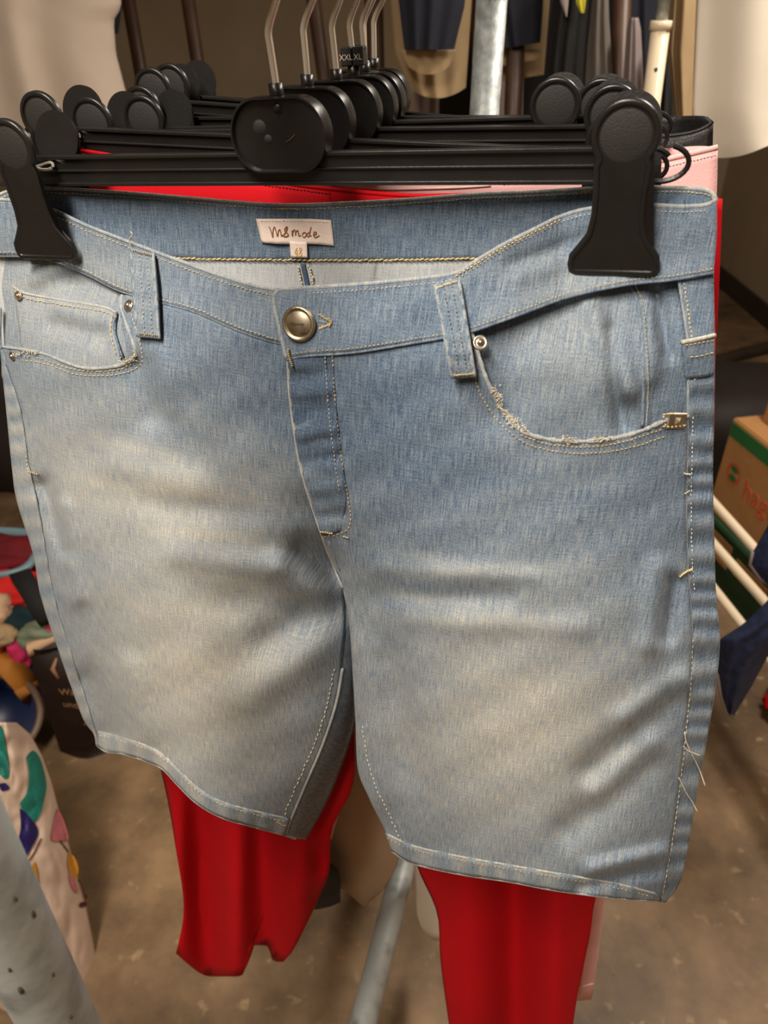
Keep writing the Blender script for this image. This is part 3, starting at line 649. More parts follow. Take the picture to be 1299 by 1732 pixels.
# pocket edges, worn and frayed
edge_roll('pocket_edge', PKL, .0013, sh, QL, -.0004, .7, rough=.3)
stitches('stitching', [(34, 609), (80, 616), (132, 634), (194, 634), (232, 622), (241, 604), (232, 566), (222, 530)], sh, QL, -.0014); stitches('stitching', [(60, 604), (132, 626), (194, 626), (224, 615)], sh, QL, -.0016)
edge_roll('pocket_edge', PKR, .0014, sh, QR, -.0018, .7, rough=.3)
stitches('stitching', [(800, 600), (806, 650), (826, 690), (852, 722), (890, 750), (950, 765), (1010, 766), (1070, 756), (1125, 738)], sh, QR, -.0032)
stitches('stitching', [(880, 735), (930, 752), (1000, 756), (1060, 746), (1120, 726)], sh, QR, -.0036)
def fray(pts, n, qf, off, spread, m='thread2'):
    V = []; Fc = []; c = catmull(pts, n)
    for p in c:
        for _ in range(3):
            a = Vector((p.x+random.gauss(0, spread), p.y+random.gauss(0, spread)))
            b = a+Vector((random.gauss(0, spread*1.2), random.gauss(0, spread*1.2))); mdl = (a+b)/2+Vector((random.gauss(0, 2), random.gauss(0, 2)))
            pts3 = [P(k.x, k.y, qf(k.x, k.y)+off+random.uniform(-.0015, 0)) for k in (a, mdl, b)]
            v, f_ = tube_vf(pts3, .00028, 4, base=len(V)); V += v; Fc += f_
    o = link('frayed_threads', mesh(V, Fc), m, sh); o['kind'] = 'stuff'
fray([(838, 655), (846, 685), (862, 708), (888, 724)], 26, QR, -.003, 3.2); fray([(955, 742), (970, 746)], 5, QR, -.003, 3); fray([(1010, 745), (1030, 741)], 6, QR, -.003, 3)
fray([(208, 612), (225, 607), (229, 596)], 8, QL, -.002, 2.6); fray([(30, 598), (60, 596)], 8, QL, -.002, 2)
# belt loops
def sub(o): o.matrix_parent_inverse = Matrix(); return o
def loop(tl, tr, br, bl, qf, off):
    o = sheet('belt_loop', [tl, ((tl[0]+tr[0])/2, (tl[1]+tr[1])/2), tr], [bl, ((bl[0]+br[0])/2, (bl[1]+br[1])/2), br], [tl, ((tl[0]+bl[0])/2-1, (tl[1]+bl[1])/2), bl], [tr, ((tr[0]+br[0])/2+2, (tr[1]+br[1])/2), br], 8, 26,
              lambda x, y: qf(x, y) - .0040*math.sin(PI*max(0, min(1, (y-tl[1])/(bl[1]-tl[1]))))+.0004*math.sin(y*.25), 'denim', sh, off, th=.0030, dwash=.08)
    for a, b in ((tl, bl), (tr, br)): sub(edge_roll('loop_edge', [a, ((a[0]+b[0])/2, (a[1]+b[1])/2), b], .0012, o, lambda x, y: qf(x, y) - .0040*math.sin(PI*max(0, min(1, (y-tl[1])/(bl[1]-tl[1])))), off-.0006, .6))
    f_ = lambda a, b, t: (a[0]+(b[0]-a[0])*t, a[1]+(b[1]-a[1])*t)
    qq = lambda x, y: qf(x, y) - .0040*math.sin(PI*max(0, min(1, (y-tl[1])/(bl[1]-tl[1]))))
    for t in (.33, .68): stitches('stitching', [f_(tl, tr, t), f_(f_(tl, tr, t), f_(bl, br, t), .5), f_(bl, br, t)], o, qq, off-.0030, m='thread2').matrix_parent_inverse = Matrix()
    for a, b, dy in ((tl, tr, 5), (bl, br, -5)): stitches('bar_tack', [(a[0]+2, a[1]+dy), (b[0]-2, b[1]+dy)], o, qq, off-.0030, 3, 0, .0006).matrix_parent_inverse = Matrix()
loop((222, 419), (259, 428), (269, 573), (233, 570), QL, -.005); loop((736, 482), (775, 470), (803, 637), (766, 640), QR, -.0085)
# button, buttonhole, rivets
def frame_at(px, py, q):
    e = 6; p = P(px, py, q(px, py)); a = P(px+e, py, q(px+e, py))-P(px-e, py, q(px-e, py)); b = P(px, py-e, q(px, py-e))-P(px, py+e, q(px, py+e))
    x = a.normalized(); n = a.cross(b).normalized(); y = n.cross(x)
    return Matrix.Translation(p) @ Matrix((x, y, n)).transposed().to_4x4()
def sub(o): o.matrix_parent_inverse = Matrix(); return o
mb = frame_at(513, 547, QR) @ Matrix.Translation((0, 0, .0062)) @ Matrix.Rotation(math.radians(6), 4, 'X')
bt = lathe('button', [(.0001, .0024), (.0068, .0026), (.0076, .0020), (.0082, .0020), (.0088, .0032), (.0102, .0030), (.0108, .0016), (.0106, .0002), (.006, -.001), (.003, -.0035)], 'brass', sh, mb, 40)
def arc_text(s, r, a0, da, size, parent):
    for i, ch in enumerate(s):
        if ch == ' ': continue
        V, Fc = text_vf(ch, size); a = math.radians(a0-da*i); R = mb @ Matrix.Rotation(a-PI/2, 4, 'Z') @ Matrix.Translation((-size*.3, r, .0035))
        sub(link('embossed_lettering', mesh([R @ v for v in V], Fc), 'brass_dark', parent, False))
V, Fc = text_vf('MSmode', .0026); sub(link('embossed_lettering', mesh([mb @ Vector((v.x-.0050, v.y-.0008, v.z+.0030)) for v in V], Fc), 'brass_dark', bt, False))
arc_text('MODA', .0084, 112, 17, .0022, bt)
sub(tube('embossed_mark', [mb @ Vector((.006, -.0035, .0028)), mb @ Vector((.0045, -.0055, .0028)), mb @ Vector((.002, -.0058, .0028))], .0004, 'brass_dark', bt, 5))
stitches('buttonhole', [(538, 532), (548, 537), (556, 542), (562, 546)], sh, QR, -.0050, 2.6, 0, .0007, jit=1); stitches('buttonhole', [(540, 556), (550, 551), (562, 546)], sh, QR, -.0050, 2.6, 0, .0007, jit=1)
stitches('buttonhole', [(555, 538), (560, 545), (557, 553)], sh, QR, -.0055, 2.6, 0, .0007, jit=1.2)
edge_roll('buttonhole_slit', [(526, 542), (542, 544), (556, 546)], .0012, sh, QR, -.0036, .4)
def rivet(px, py, qf, off, m='nickel', s=1.):
    mx = frame_at(px, py, qf) @ Matrix.Translation((0, 0, off)) @ Matrix.Scale(s, 4)
    o = lathe('rivet', [(.0001, .0022), (.0012, .0020), (.0017, .0009), (.0020, .0002), (.0030, .0004), (.0038, .0007), (.0044, .0002), (.0043, -.001)], m, sh, mx, 24)
rivet(31, 500, QL, .0002, 'brass', .8); rivet(220, 518, QL, .0014, 'nickel', 1.); rivet(23, 602, QL, .0014, 'brass', .8); rivet(811, 582, QR, .0030, 'nickel', 1.05)
# square rivet patch
mq = frame_at(1139, 710, QR) @ Matrix.Translation((0, 0, .003))
V = [(-.0066, -.0048, 0), (.0066, -.0048, 0), (.0066, .0048, 0), (-.0066, .0048, 0), (-.006, -.0042, .0006), (.006, -.0042, .0006), (.006, .0042, .0006), (-.006, .0042, .0006), (0, 0, .0026), (-.002, -.002, .0010), (.002, -.002, .0010), (.002, .002, .0010), (-.002, .002, .0010)]
Fc = [(0, 1, 5, 4), (1, 2, 6, 5), (2, 3, 7, 6), (3, 0, 4, 7), (4, 5, 10, 9), (5, 6, 11, 10), (6, 7, 12, 11), (7, 4, 9, 12), (9, 10, 8), (10, 11, 8), (11, 12, 8), (12, 9, 8), (3, 2, 1, 0)]
link('rivet', mesh([mq @ Vector(v) for v in V], Fc), 'brass', sh, False)
for pts in ([(1122, 702), (1126, 722)], [(1120, 721), (1140, 722), (1160, 719)], [(1120, 701), (1140, 700)]): stitches('stitching', pts, sh, QR, -.005, 6, .1, .0005)
# brand label and size tag inside the back waistband
QB = lambda x, y: q_back(x, y) - .0022 - .0006*math.sin(x*.11)
lb = sheet('brand_label', [(433, 370), (470, 370), (520, 370), (560, 372)], [(443, 411), (480, 413), (530, 413), (565, 416)], [(433, 370), (443, 411)], [(560, 372), (565, 416)], 24, 8, QB, 'label', sh, 0., .0006)
lb['label'] = 'cream satin label reading MSmode'
tg = sheet('size_tag', [(490, 408), (505, 409), (519, 409)], [(492, 436), (506, 436), (520, 436)], [(490, 408), (492, 436)], [(519, 409), (520, 436)], 6, 6, QB, 'label', sh, -.0012, .0006)
tg['label'] = 'small cream size tag reading 48'
def stroke(pts, r, m, parent, off, n=None):
    c = catmull(pts, n or len(pts)*5)
    sub(tube('lettering', [P(p.x, p.y, QB(p.x, p.y)+off) for p in c], r, m, parent, 5))
zc = lambda x, y: (430+x*170/1299, 360+y*100/764)
for st_ in ([(190, 180), (215, 230), (240, 318), (243, 240), (262, 180), (285, 250), (302, 305), (312, 240), (330, 215), (345, 260), (350, 300), (372, 285)],
            [(425, 175), (400, 200), (395, 235), (425, 260), (440, 290), (405, 308), (375, 295), (400, 260), (425, 210), (425, 175)],
            [(490, 225), (492, 300), (500, 250), (518, 215), (530, 250), (534, 290), (540, 250), (560, 225), (572, 260), (578, 298), (600, 290)],
            [(670, 260), (640, 255), (622, 285), (640, 318), (668, 300), (678, 265)], [(735, 185), (722, 240), (712, 300), (690, 305), (686, 270), (712, 255), (720, 290), (740, 300)],
            [(765, 290), (800, 275), (795, 245), (775, 255), (766, 290), (785, 318), (820, 305), (840, 290)]):
    stroke([zc(*p) for p in st_], .00045, 'ink', lb, -.0005)
for st_ in ([(552, 450), (530, 520), (565, 525)], [(556, 480), (556, 560)], [(600, 500), (585, 475), (600, 450), (615, 475), (600, 500), (585, 530), (600, 562), (616, 530), (600, 500)]):
    stroke([zc(*p) for p in st_], .0004, 'ink48', tg, -.0016)
stitches('stitching', [(440, 374), (500, 374), (556, 376)], lb, QB, -.0007, 6, .3, .00025, 'label').matrix_parent_inverse = Matrix()
# loose threads
def loose(pts, qf, m='thread2', lift=-.004, r=.0004):
    c = catmull(pts, 16); tube('loose_thread', [P(p.x, p.y, qf(p.x, p.y)+lift*(1+i/16)) for i, p in enumerate(c)], r, m, sh, 5)
loose([(1158, 1238), (1160, 1252), (1168, 1272), (1182, 1300), (1193, 1330)], QR); loose([(1156, 1262), (1164, 1270), (1184, 1278)], QR); loose([(1148, 1315), (1160, 1340), (1170, 1355), (1180, 1374)], QR)
loose([(221, 416), (219, 405), (224, 397), (221, 392)], QL)
# ================================================================== other trousers on the near rack
def trousers(name, label, m, q0, waist, left, right, inl, inr, hemL, hemR, crotch, lean=.09, yb=1700, thick=.04, group=None, fold=.006, cat='trousers', fseed=0, wavy=None):
    """waist: top edge points left to right; left/right/inl/inr: outlines from waist or crotch to hem"""
    t = thing(name, P(hemL[0][0], hemL[0][1], q0-lean), label, cat, group)
    y0 = waist[0][1]
    def sfrac(px, py):
        a, b = lerp(left, py), lerp(right, py); c1, c2 = lerp(inl, py), lerp(inr, py)
        s_all = max(0, min(1, (px-a)/max(1, b-a)))
        if px < (c1+c2)/2: s = (px-a)/max(1, c1-a)
        else: s = (px-c2)/max(1, b-c2)
        wv = ss(crotch[1]-250, crotch[1]+50, py)
        return prof(s_all, 3)*(1-wv)+prof(max(0, min(1, s)), 2.4)*wv
    def qF(px, py): return q0 - lean*(py-y0)/(yb-y0) - thick*.55*sfrac(px, py)*ss(y0-40, y0+250, py) - fold*math.sin(px*.045+fseed)*ss(500, 1200, py) - (wavy(px, py) if wavy else 0)
    def qBk(px, py): return q0 + .004 - lean*(py-y0)/(yb-y0) + thick*.45*sfrac(px, py)
    cr = Vector(crotch)
    mid = min(range(len(waist)), key=lambda i: abs(waist[i][0]-crotch[0]))
    for qf, nm in ((qF, 'front'), (qBk, 'back')):
        sheet(nm+'_leg', waist[:mid+1], hemL, [waist[0]]+left, [waist[mid]]+[crotch]+inl, 40, 70, qf, m, t, washf=None)
        sheet(nm+'_leg', waist[mid:], hemR, [waist[mid]]+[crotch]+inr, [waist[-1]]+right, 40, 70, qf, m, t, washf=None)
    return t, qF, qBk
def HR(x, y):
    g = lambda c, w_: math.exp(-((x-c)/w_)**2)
    return ss(1150, 1480, y)*(.016*g(298, 22)-.026*g(345+.05*(y-1500), 26)+.018*g(398, 24)-.030*g(446, 26)+.022*g(510, 24)) + ss(1250, 1500, y)*(.020*g(790, 40)-.034*g(872, 34)+.022*g(945, 34)) + .006*math.sin(y*.09)*g(540, 18)*ss(1350, 1450, y)
rt, rF, rB = trousers('red_trousers', 'bright red crepe trousers hanging behind the denim shorts', 'red', .061,
    [(70, 250), (130, 254), (205, 266), (300, 284), (430, 303), (560, 320), (690, 331), (800, 330), (950, 325), (1100, 328), (1222, 336)],
    [(80, 420), (120, 700), (190, 1000), (272, 1300), (300, 1450), (311, 1540), (298, 1612)],
    [(1216, 480), (1210, 600), (1195, 850), (1100, 1200), (1012, 1500), (998, 1580), (975, 1690), (962, 1790)],
    [(590, 1000), (598, 1230), (596, 1330), (562, 1400), (557, 1470), (545, 1505), (500, 1600), (480, 1626)],
    [(640, 1000), (650, 1230), (690, 1400), (708, 1470), (740, 1545), (746, 1630), (768, 1790)],
    [(298, 1612), (318, 1630), (346, 1649), (380, 1651), (407, 1650), (412, 1640), (419, 1606), (426, 1599), (450, 1599), (456, 1606), (461, 1622), (468, 1626), (480, 1626)],
    [(768, 1790), (830, 1794), (900, 1796), (962, 1790)], (610, 900), lean=.112, yb=1650, thick=.03, wavy=HR)
edge_roll('waistband_edge', [(70, 250), (130, 254), (205, 266), (300, 284), (430, 303), (560, 320), (690, 331), (800, 330)], .0016, rt, rF, 0, .5, 'red')
stitches('stitching', [(60+70, 262), (205, 274), (300, 292), (430, 311), (560, 328)], rt, rF, -.0012, 6, .3, .0003, 'maroon')
pt, pF, pB = trousers('pink_trousers', 'pale pink cotton trousers hanging behind the red pair', 'pink', .108,
    [(230, 250), (330, 280), (420, 303), (560, 304), (700, 303), (850, 300), (1000, 290), (1100, 275), (1160, 262), (1214, 249)],
    [(240, 420), (300, 900), (380, 1300), (420, 1420)],
    [(1212, 330), (1205, 420), (1190, 700), (1110, 1100), (1050, 1400), (1024, 1520), (1008, 1640), (1000, 1690)],
    [(600, 1100), (590, 1300), (560, 1420)], [(660, 1100), (800, 1400), (880, 1600), (905, 1690)],
    [(420, 1420), (490, 1425), (560, 1420)], [(905, 1690), (950, 1694), (1000, 1690)], (620, 1000), lean=.06, yb=1690, thick=.03)
edge_roll('waistband_edge', [(850, 300), (1000, 290), (1100, 275), (1160, 262), (1214, 249)], .0018, pt, pF, 0, .5, 'pink')
sheet('back_waistband', [(1000, 285), (1060, 262), (1120, 252), (1180, 247), (1214, 249)], [(1000, 330), (1060, 320), (1120, 310), (1180, 300), (1213, 300)], [(1000, 285), (1000, 330)], [(1214, 249), (1213, 300)], 20, 6, lambda x, y: pB(x, y)+.01, 'pink', pt, washf=None)
stitches('stitching', [(850, 312), (1000, 302), (1100, 287), (1160, 274), (1212, 262)], pt, pF, -.0012, 6, .3, .0003, 'label')
edge_roll('side_seam', [(1004, 1520), (992, 1600), (982, 1686)], .0012, pt, pF, -.003, .5, 'pink')
edge_roll('hem_ridge', [(930, 1668), (970, 1670), (1003, 1664)], .0012, pt, pF, -.002, .5, 'pink')
edge_roll('ripped_ridge', [(560, 312), (640, 320), (760, 318), (830, 314)], .0008, pt, pF, -.001, .5, 'label')
bt_, bF, bB = trousers('black_trousers', 'black coated trousers with an open waistband loop behind the pink pair', 'blackcloth', .146,
    [(330, 230), (500, 250), (700, 255), (900, 250), (1020, 242), (1100, 233), (1160, 226), (1206, 205)],
    [(340, 400), (380, 900), (430, 1300), (470, 1490)], [(1204, 260), (1195, 420), (1100, 900), (960, 1300), (900, 1450)],
    [(570, 1100), (545, 1350), (546, 1440), (574, 1474), (575, 1500), (576, 1526)], [(660, 1100), (700, 1300), (720, 1440)],
    [(470, 1490), (520, 1534), (550, 1535), (576, 1526)], [(720, 1440), (800, 1450), (900, 1450)], (630, 950), lean=.03, yb=1530, thick=.03)
sheet('back_waistband', [(1000, 212), (1060, 204), (1110, 199), (1160, 196), (1195, 197), (1206, 205)], [(1000, 262), (1060, 258), (1110, 254), (1160, 250), (1195, 248), (1205, 250)], [(1000, 212), (1000, 262)], [(1206, 205), (1205, 250)], 20, 6, lambda x, y: bB(x, y)+.018*ss(0, 70, 1207-x), 'blackcloth', bt_, washf=None)
edge_roll('waistband_edge', [(1000, 244), (1020, 242), (1100, 233), (1160, 226), (1192, 216), (1206, 205)], .0012, bt_, bF, 0, .5, 'blackcloth')
stitches('stitching', [(1020, 250), (1100, 241), (1160, 234), (1200, 220)], bt_, bF, -.001, 5, .3, .0003, 'grey')
tt, tF, tB = trousers('taupe_trousers', 'taupe cotton trousers seen between the legs of the denim shorts', 'taupe', .181,
    [(400, 250), (550, 252), (700, 250), (850, 248), (990, 240)],
    [(410, 400), (450, 900), (520, 1250), (540, 1400), (548, 1500)], [(985, 400), (930, 900), (820, 1250), (790, 1400)],
    [(690, 1050), (694, 1300), (678, 1440), (650, 1500), (616, 1534)], [(712, 1050), (720, 1200), (730, 1400)],
    [(548, 1500), (566, 1500), (590, 1512), (616, 1534)], [(730, 1400), (760, 1410), (790, 1400)], (700, 950), lean=.02, yb=1530, thick=.03, fold=.003)
wt, wF, wB = trousers('white_trousers', 'off white trousers hanging last behind the taupe pair', 'white', .227,
    [(420, 235), (560, 236), (700, 236), (850, 234), (960, 230)],
    [(430, 400), (450, 900), (500, 1200), (520, 1330)], [(955, 400), (920, 900), (860, 1250), (830, 1480), (800, 1560), (745, 1592)],
    [(640, 1050), (640, 1200), (630, 1330)], [(670, 1050), (690, 1350), (702, 1480), (706, 1550), (722, 1582)],
    [(520, 1330), (580, 1336), (630, 1330)], [(722, 1582), (735, 1590), (745, 1592)], (655, 950), lean=.03, yb=1590, thick=.03, fold=.003)
# ================================================================== background garments and racks
def drape(name, label, m, Y, L, R, cat, group=None, thick=.05, fold=.010, nf=2.6, parent=None, seed=0., nu=30, nv=36, hem=None):
    """hanging cloth with front and back: L/R outlines from top to hem in photo pixels at depth Y"""
    rnd = random.Random(seed+len(name)*7); ph = rnd.uniform(0, 6)
    y0, y1 = L[0][1], L[-1][1]; ry0, ry1 = R[0][1], R[-1][1]
    V = []; Fc = []
    n2 = 2*nu
    for j in range(nv+1):
        v = j/nv
        ly, ry = y0+(y1-y0)*v, ry0+(ry1-ry0)*v
        lx, rx = lerp(L, ly), lerp(R, ry)
        for i in range(n2):
            fr = i < nu; u = i/(nu-1) if fr else 1-(i-nu)/(nu-1)
            px, py = lx+(rx-lx)*u, ly+(ry-ly)*u + (hem(u)*v*v if hem else 0)
            d = thick*(max(0, 1-abs(2*u-1)**2.5))
            yy = Y - d*.6*(1 if fr else -.6) - fold*(.3+.7*v)*math.sin(u*nf*2*PI+ph+1.5*math.sin(u*5+ph)+v*.7)*(1 if fr else .5)*(1-abs(2*u-1)**6) + (0 if fr else .006)
            V.append(PY(px, py, yy))
    for j in range(nv):
        for i in range(n2):
            k = (i+1) % n2; Fc.append((j*n2+i, j*n2+k, (j+1)*n2+k, (j+1)*n2+i))
    Fc.append(tuple(range(n2))[::-1])
    o = link(name, mesh(V, Fc), m, parent)
    if parent is None: tag(o, label, cat, group)
    return o
def post_line(px0, py0, px1, py1, Y, z0, z1):
    a, b = PY(px0, py0, Y), PY(px1, py1, Y); d = (b-a)/(b.z-a.z)
    return a+d*(z0-a.z), a+d*(z1-a.z)
TOP = 1.78
def rack(label, Y, posts, r=.016):
    pts = [post_line(*p, Y, 0, TOP) for p in posts]
    t = thing('brown_clothes_rack', pts[0][0], label, 'clothes rack')
    for a, b in pts: tube('post', [a, (a+b)/2, b], r, 'brown_steel', t, 12)
    lo, hi = min(p[1].x for p in pts), max(p[1].x for p in pts)
    tube('rail', [Vector((lo-.35, Y, TOP)), Vector((hi+.3, Y, TOP))], .014, 'brown_steel', t, 12)
    for a, b in pts: tube('foot', [a+Vector((0, -.2, .014)), a+Vector((0, .2, .014))], .014, 'brown_steel', t, 10)
    return t
rack('brown steel rack with slanting posts beside the pale stone shirt', 2.35, [(217, 0, 243, 150), (318, 0, 344, 170), (530, 0, 549, 140)], .018)
rack('brown steel rack between the dark jackets', 2.05, [(632, 0, 634, 80), (875, 0, 868, 178), (1052, 0, 1048, 120)], .021)
tube_o = None
def drp_top(L): return L
TOPPX = -190
drape('stone_shirt', 'pale stone jersey shirt hanging beside the brown slanting posts', 'tee', 1.75, [(-70, -230), (-60, 0), (-20, 150), (10, 240)], [(190, -230), (196, -60), (206, 12), (192, 34), (196, 90), (214, 160), (238, 240)], 'shirt', fold=.014, nf=1.6)
drape('navy_shirt', 'dark navy shirt half hidden behind the pale stone shirt', 'navy', 1.95, [(-40, -200), (-40, 70)], [(180, -200), (208, 0), (200, 57)], 'shirt')
drape('navy_trousers', 'dark navy trousers hanging below the pale stone shirt', 'navy', 1.95, [(-120, 75), (-120, 232)], [(4, 75), (10, 232)], 'trousers')
bg = 'jackets on the brown rack'
j1 = drape('beige_jacket', 'beige cotton jacket under a black jumper beside the grey post', 'beige', 2.02, [(648, -200), (660, 0), (668, 90), (690, 148)], [(812, -200), (798, 0), (792, 90), (788, 148)], 'jacket', bg, hem=lambda u: 18*(1-(2*u-1)**2), fold=.006)
drape('lining', '', 'beige', 1.935, [(676, 84), (690, 112)], [(772, 84), (760, 112)], '', parent=j1, thick=.01, fold=.002, hem=lambda u: 14*(1-(2*u-1)**2), nv=8)
drape('black_jumper', 'black jumper hung over the beige jacket beside the grey post', 'navy', 1.91, [(670, -200), (674, 0), (684, 84)], [(800, -200), (786, 10), (768, 84)], 'jumper', thick=.03, fold=.006)
j2 = drape('beige_jacket', 'beige cotton jacket under a navy jumper behind the brown post', 'beige', 2.14, [(788, -200), (796, 0), (800, 146)], [(926, -200), (930, 0), (920, 126)], 'jacket', bg, fold=.005)
drape('lining', '', 'beige', 2.06, [(838, 86), (846, 112)], [(916, 84), (912, 100)], '', parent=j2, thick=.01, fold=.002, nv=8)
drape('navy_jumper', 'navy jumper hung over the beige jacket behind the brown post', 'navy', 2.03, [(806, -200), (812, 0), (838, 84)], [(926, -200), (918, 20), (914, 72)], 'jumper', thick=.03, fold=.006)
drape('pale_trousers', 'pale lilac trousers hanging under the beige jacket by the grey post', 'lilac', 2.3, [(690, -160), (702, 200)], [(750, -160), (742, 200)], 'trousers', thick=.03)
drape('pale_trousers', 'pale lilac trousers hanging behind the brown post', 'lilac', 2.34, [(805, -160), (826, 200)], [(892, -160), (884, 200)], 'trousers', thick=.03)
drape('black_trousers', 'long black trousers hanging behind the two beige jackets', 'blackmatte', 2.5, [(730, -100), (730, 230)], [(985, -100), (960, 230)], 'trousers')
jk = drape('black_jacket', 'black jacket with pale collar point behind the round clip heads', 'blackmatte', 1.98, [(935, -200), (936, 0), (922, 110), (920, 200)], [(1010, -200), (1000, 0), (992, 80), (985, 200)], 'jacket', fold=.008)
drape('collar', '', 'lilac', 1.925, [(945, -60), (946, 0), (957, 28)], [(965, -60), (962, 0), (959, 29)], '', parent=jk, thick=.006, fold=.0, nv=8)
drape('printed_patch', '', 'yellow', 1.925, [(973, -40), (974, 4), (982, 22)], [(994, -40), (990, 12), (988, 22)], '', parent=jk, thick=.006, fold=.002, nv=8)
drape('grey_coat', 'grey wool coat hanging beside the black jacket', 'grey', 2.0, [(994, -200), (994, 0), (985, 80), (980, 220)], [(1024, -200), (1030, 30), (1036, 120), (1040, 220)], 'coat', fold=.012, nf=2)
drape('navy_coat', 'navy coat hanging behind the brown post and the ivory pole', 'navy', 2.2, [(1024, -200), (1026, 0), (1030, 230)], [(1122, -200), (1122, 0), (1120, 230)], 'coat')
drape('lilac_blouse', 'lilac grey blouse hanging between brown post and ivory pole', 'lilac', 1.97, [(1064, 30), (1060, 50), (1054, 130), (1050, 220)], [(1080, 30), (1084, 50), (1088, 130), (1090, 220)], 'blouse', fold=.008, nf=2)
drape('beige_coat', 'beige coat hanging between the ivory pole and the white sheet', 'beige', 1.8, [(1136, -200), (1134, 0), (1128, 80), (1142, 200)], [(1186, -200), (1178, 0), (1174, 100), (1170, 230)], 'coat', fold=.012, nf=2)
drape('black_skirt', 'black skirt hanging beside the ivory pole', 'blackmatte', 1.92, [(1112, 60), (1108, 120), (1104, 240)], [(1150, 60), (1148, 120), (1142, 240)], 'skirt', fold=.008)
drape('white_sheet', 'off white cotton curtain hanging in long folds by the beige wall', 'white', 1.45, [(1190, -260), (1180, 0), (1172, 190), (1190, 262), (1196, 266)], [(1420, -260), (1420, 0), (1420, 150), (1420, 225)], 'curtain', fold=.014, nf=2.6, thick=.06, hem=lambda u: 8*math.sin(u*7), seed=3, nu=50)
# ivory telescopic pole
pa, pb = post_line(1118, 40, 1101, 180, 1.62, 0, TOP)
tp = thing('telescopic_pole', pa, 'ivory telescopic pole with chromed inner tube behind the black clips', 'pole')
zj = PY(1116, 38, 1.62).z; f_ = (zj)/TOP
pj = pa+(pb-pa)*f_
tube('outer_tube', [pa, (pa+pj)/2, pj], .0165, 'ivory', tp, 16); tube('end_ring', [pj-Vector((0, 0, .012)), pj+Vector((0, 0, .003))], .019, 'ivory', tp, 16); tube('inner_tube', [pj, pb], .011, 'galv', tp, 14)
hole = PY(1110, 118, 1.604); lathe('pin_hole', [(.0001, .0004), (.0035, .0003), (.004, -.001)], 'spot', tp, Matrix.Translation(hole) @ Matrix.Rotation(PI/2, 4, 'X'), 14)
tube('floor_plate', [pa, pa+Vector((0, 0, .01))], .05, 'ivory', tp, 20)
# ================================================================== right side: boxes, rods, jeans
def carton(name, label, corner, ang, wx, wy, z0, h, m='card'):
    t = thing(name, (corner.x, corner.y, z0), label, 'box')
    ex = Vector((math.cos(ang), math.sin(ang), 0)); ey = Vector((-ex.y, ex.x, 0)); c = Vector((corner.x, corner.y, z0))
    bm = bmesh.new(); vs = []
    for z in (0, h):
        for a, b in ((0, 0), (wx, 0), (wx, wy), (0, wy)): vs.append(bm.verts.new(c+ex*a+ey*b+Vector((0, 0, z))))
    for q in ((3, 2, 1, 0), (4, 5, 6, 7), (0, 1, 5, 4), (1, 2, 6, 5), (2, 3, 7, 6), (3, 0, 4, 7)): bm.faces.new([vs[i] for i in q])
    bmesh.ops.bevel(bm, geom=bm.edges[:], offset=.004, segments=2, affect='EDGES')
    link('body', bm_mesh(bm), m, t, False)
    return t, c, ex, ey
Zt = .53
ca = PZ(1240, 706, Zt); cb = PZ(1299, 752, Zt)
ang = math.atan2(cb.y-ca.y, cb.x-ca.x); BH = .315
bx1, c, ex, ey = carton('cardboard_box', 'brown cardboard box with green stripe and orange red lettering', ca, ang, .42, .34, Zt-BH, BH)
nface = Vector((ex.y, -ex.x, 0))
def slab(name, parent, x0, x1, z0, z1, m, base, exv, outn, th=.0012):
    a = base+exv*x0+outn*th; V = [a+Vector((0, 0, z0)), a+exv*(x1-x0)+Vector((0, 0, z0)), a+exv*(x1-x0)+Vector((0, 0, z1)), a+Vector((0, 0, z1))]
    V += [v-outn*th*2 for v in V]
    return link(name, mesh(V, [(0, 1, 2, 3), (4, 7, 6, 5), (0, 4, 5, 1), (1, 5, 6, 2), (2, 6, 7, 3), (3, 7, 4, 0)]), m, parent, False)
slab('printed_stripe', bx1, .006, .418, BH-.055, BH-.012, 'green', c, ex, nface)
def ring(name, parent, cxr, czr, r, wd, m, base, exv, outn, a0=0, a1=360, sc=1.):
    V = []; n = 28
    for k in range(n+1):
        a = math.radians(a0+(a1-a0)*k/n)
        for rr in (r, r-wd): V.append(base+exv*(cxr+rr*math.cos(a)*sc)+Vector((0, 0, czr+rr*math.sin(a)))+outn*.0014)
    return link(name, mesh(V, [(2*k, 2*k+1, 2*k+3, 2*k+2) for k in range(n)]), m, parent, False)
ring('printed_emblem', bx1, .07, .165, .034, .009, 'redprint', c, ex, nface)
ring('printed_emblem', bx1, .07, .168, .022, .021, 'green', c, ex, nface, 20, 160); ring('printed_emblem', bx1, .07, .162, .022, .021, 'green', c, ex, nface, 200, 340)
text('printed_lettering', 'hagebau', .085, 'redprint', bx1, c+ex*.125+Vector((0, 0, .125)), ex, (0, 0, 1), .001)
tube('hand_slot', [c+ex*.16+ey*.09+Vector((0, 0, BH)), c+ex*.24+ey*.09+Vector((0, 0, BH))], .003, 'spot', bx1, 8)
g0 = ca + ex*-.02 + nface*.02
bx2, c2, _, _ = carton('green_box', 'dark green cardboard box with brown panels under the brown box', Vector((g0.x, g0.y, 0)), ang, .46, .40, 0, Zt-BH, 'dgreen')
slab('printed_panel', bx2, .10, .20, .11, .19, 'card', c2, ex, nface); slab('printed_panel', bx2, .23, .38, .12, .175, 'card', c2, ex, nface)
c3 = PZ(1288, 712, Zt)
bx3, _, _, _ = carton('tall_box', 'tall brown cardboard box standing on the striped box', Vector((c3.x, c3.y, 0)), ang, .24, .17, Zt, .34)
slab('printed_mark', bx3, .04, .12, .2, .24, 'redprint', Vector((c3.x, c3.y, Zt)), ex, nface)
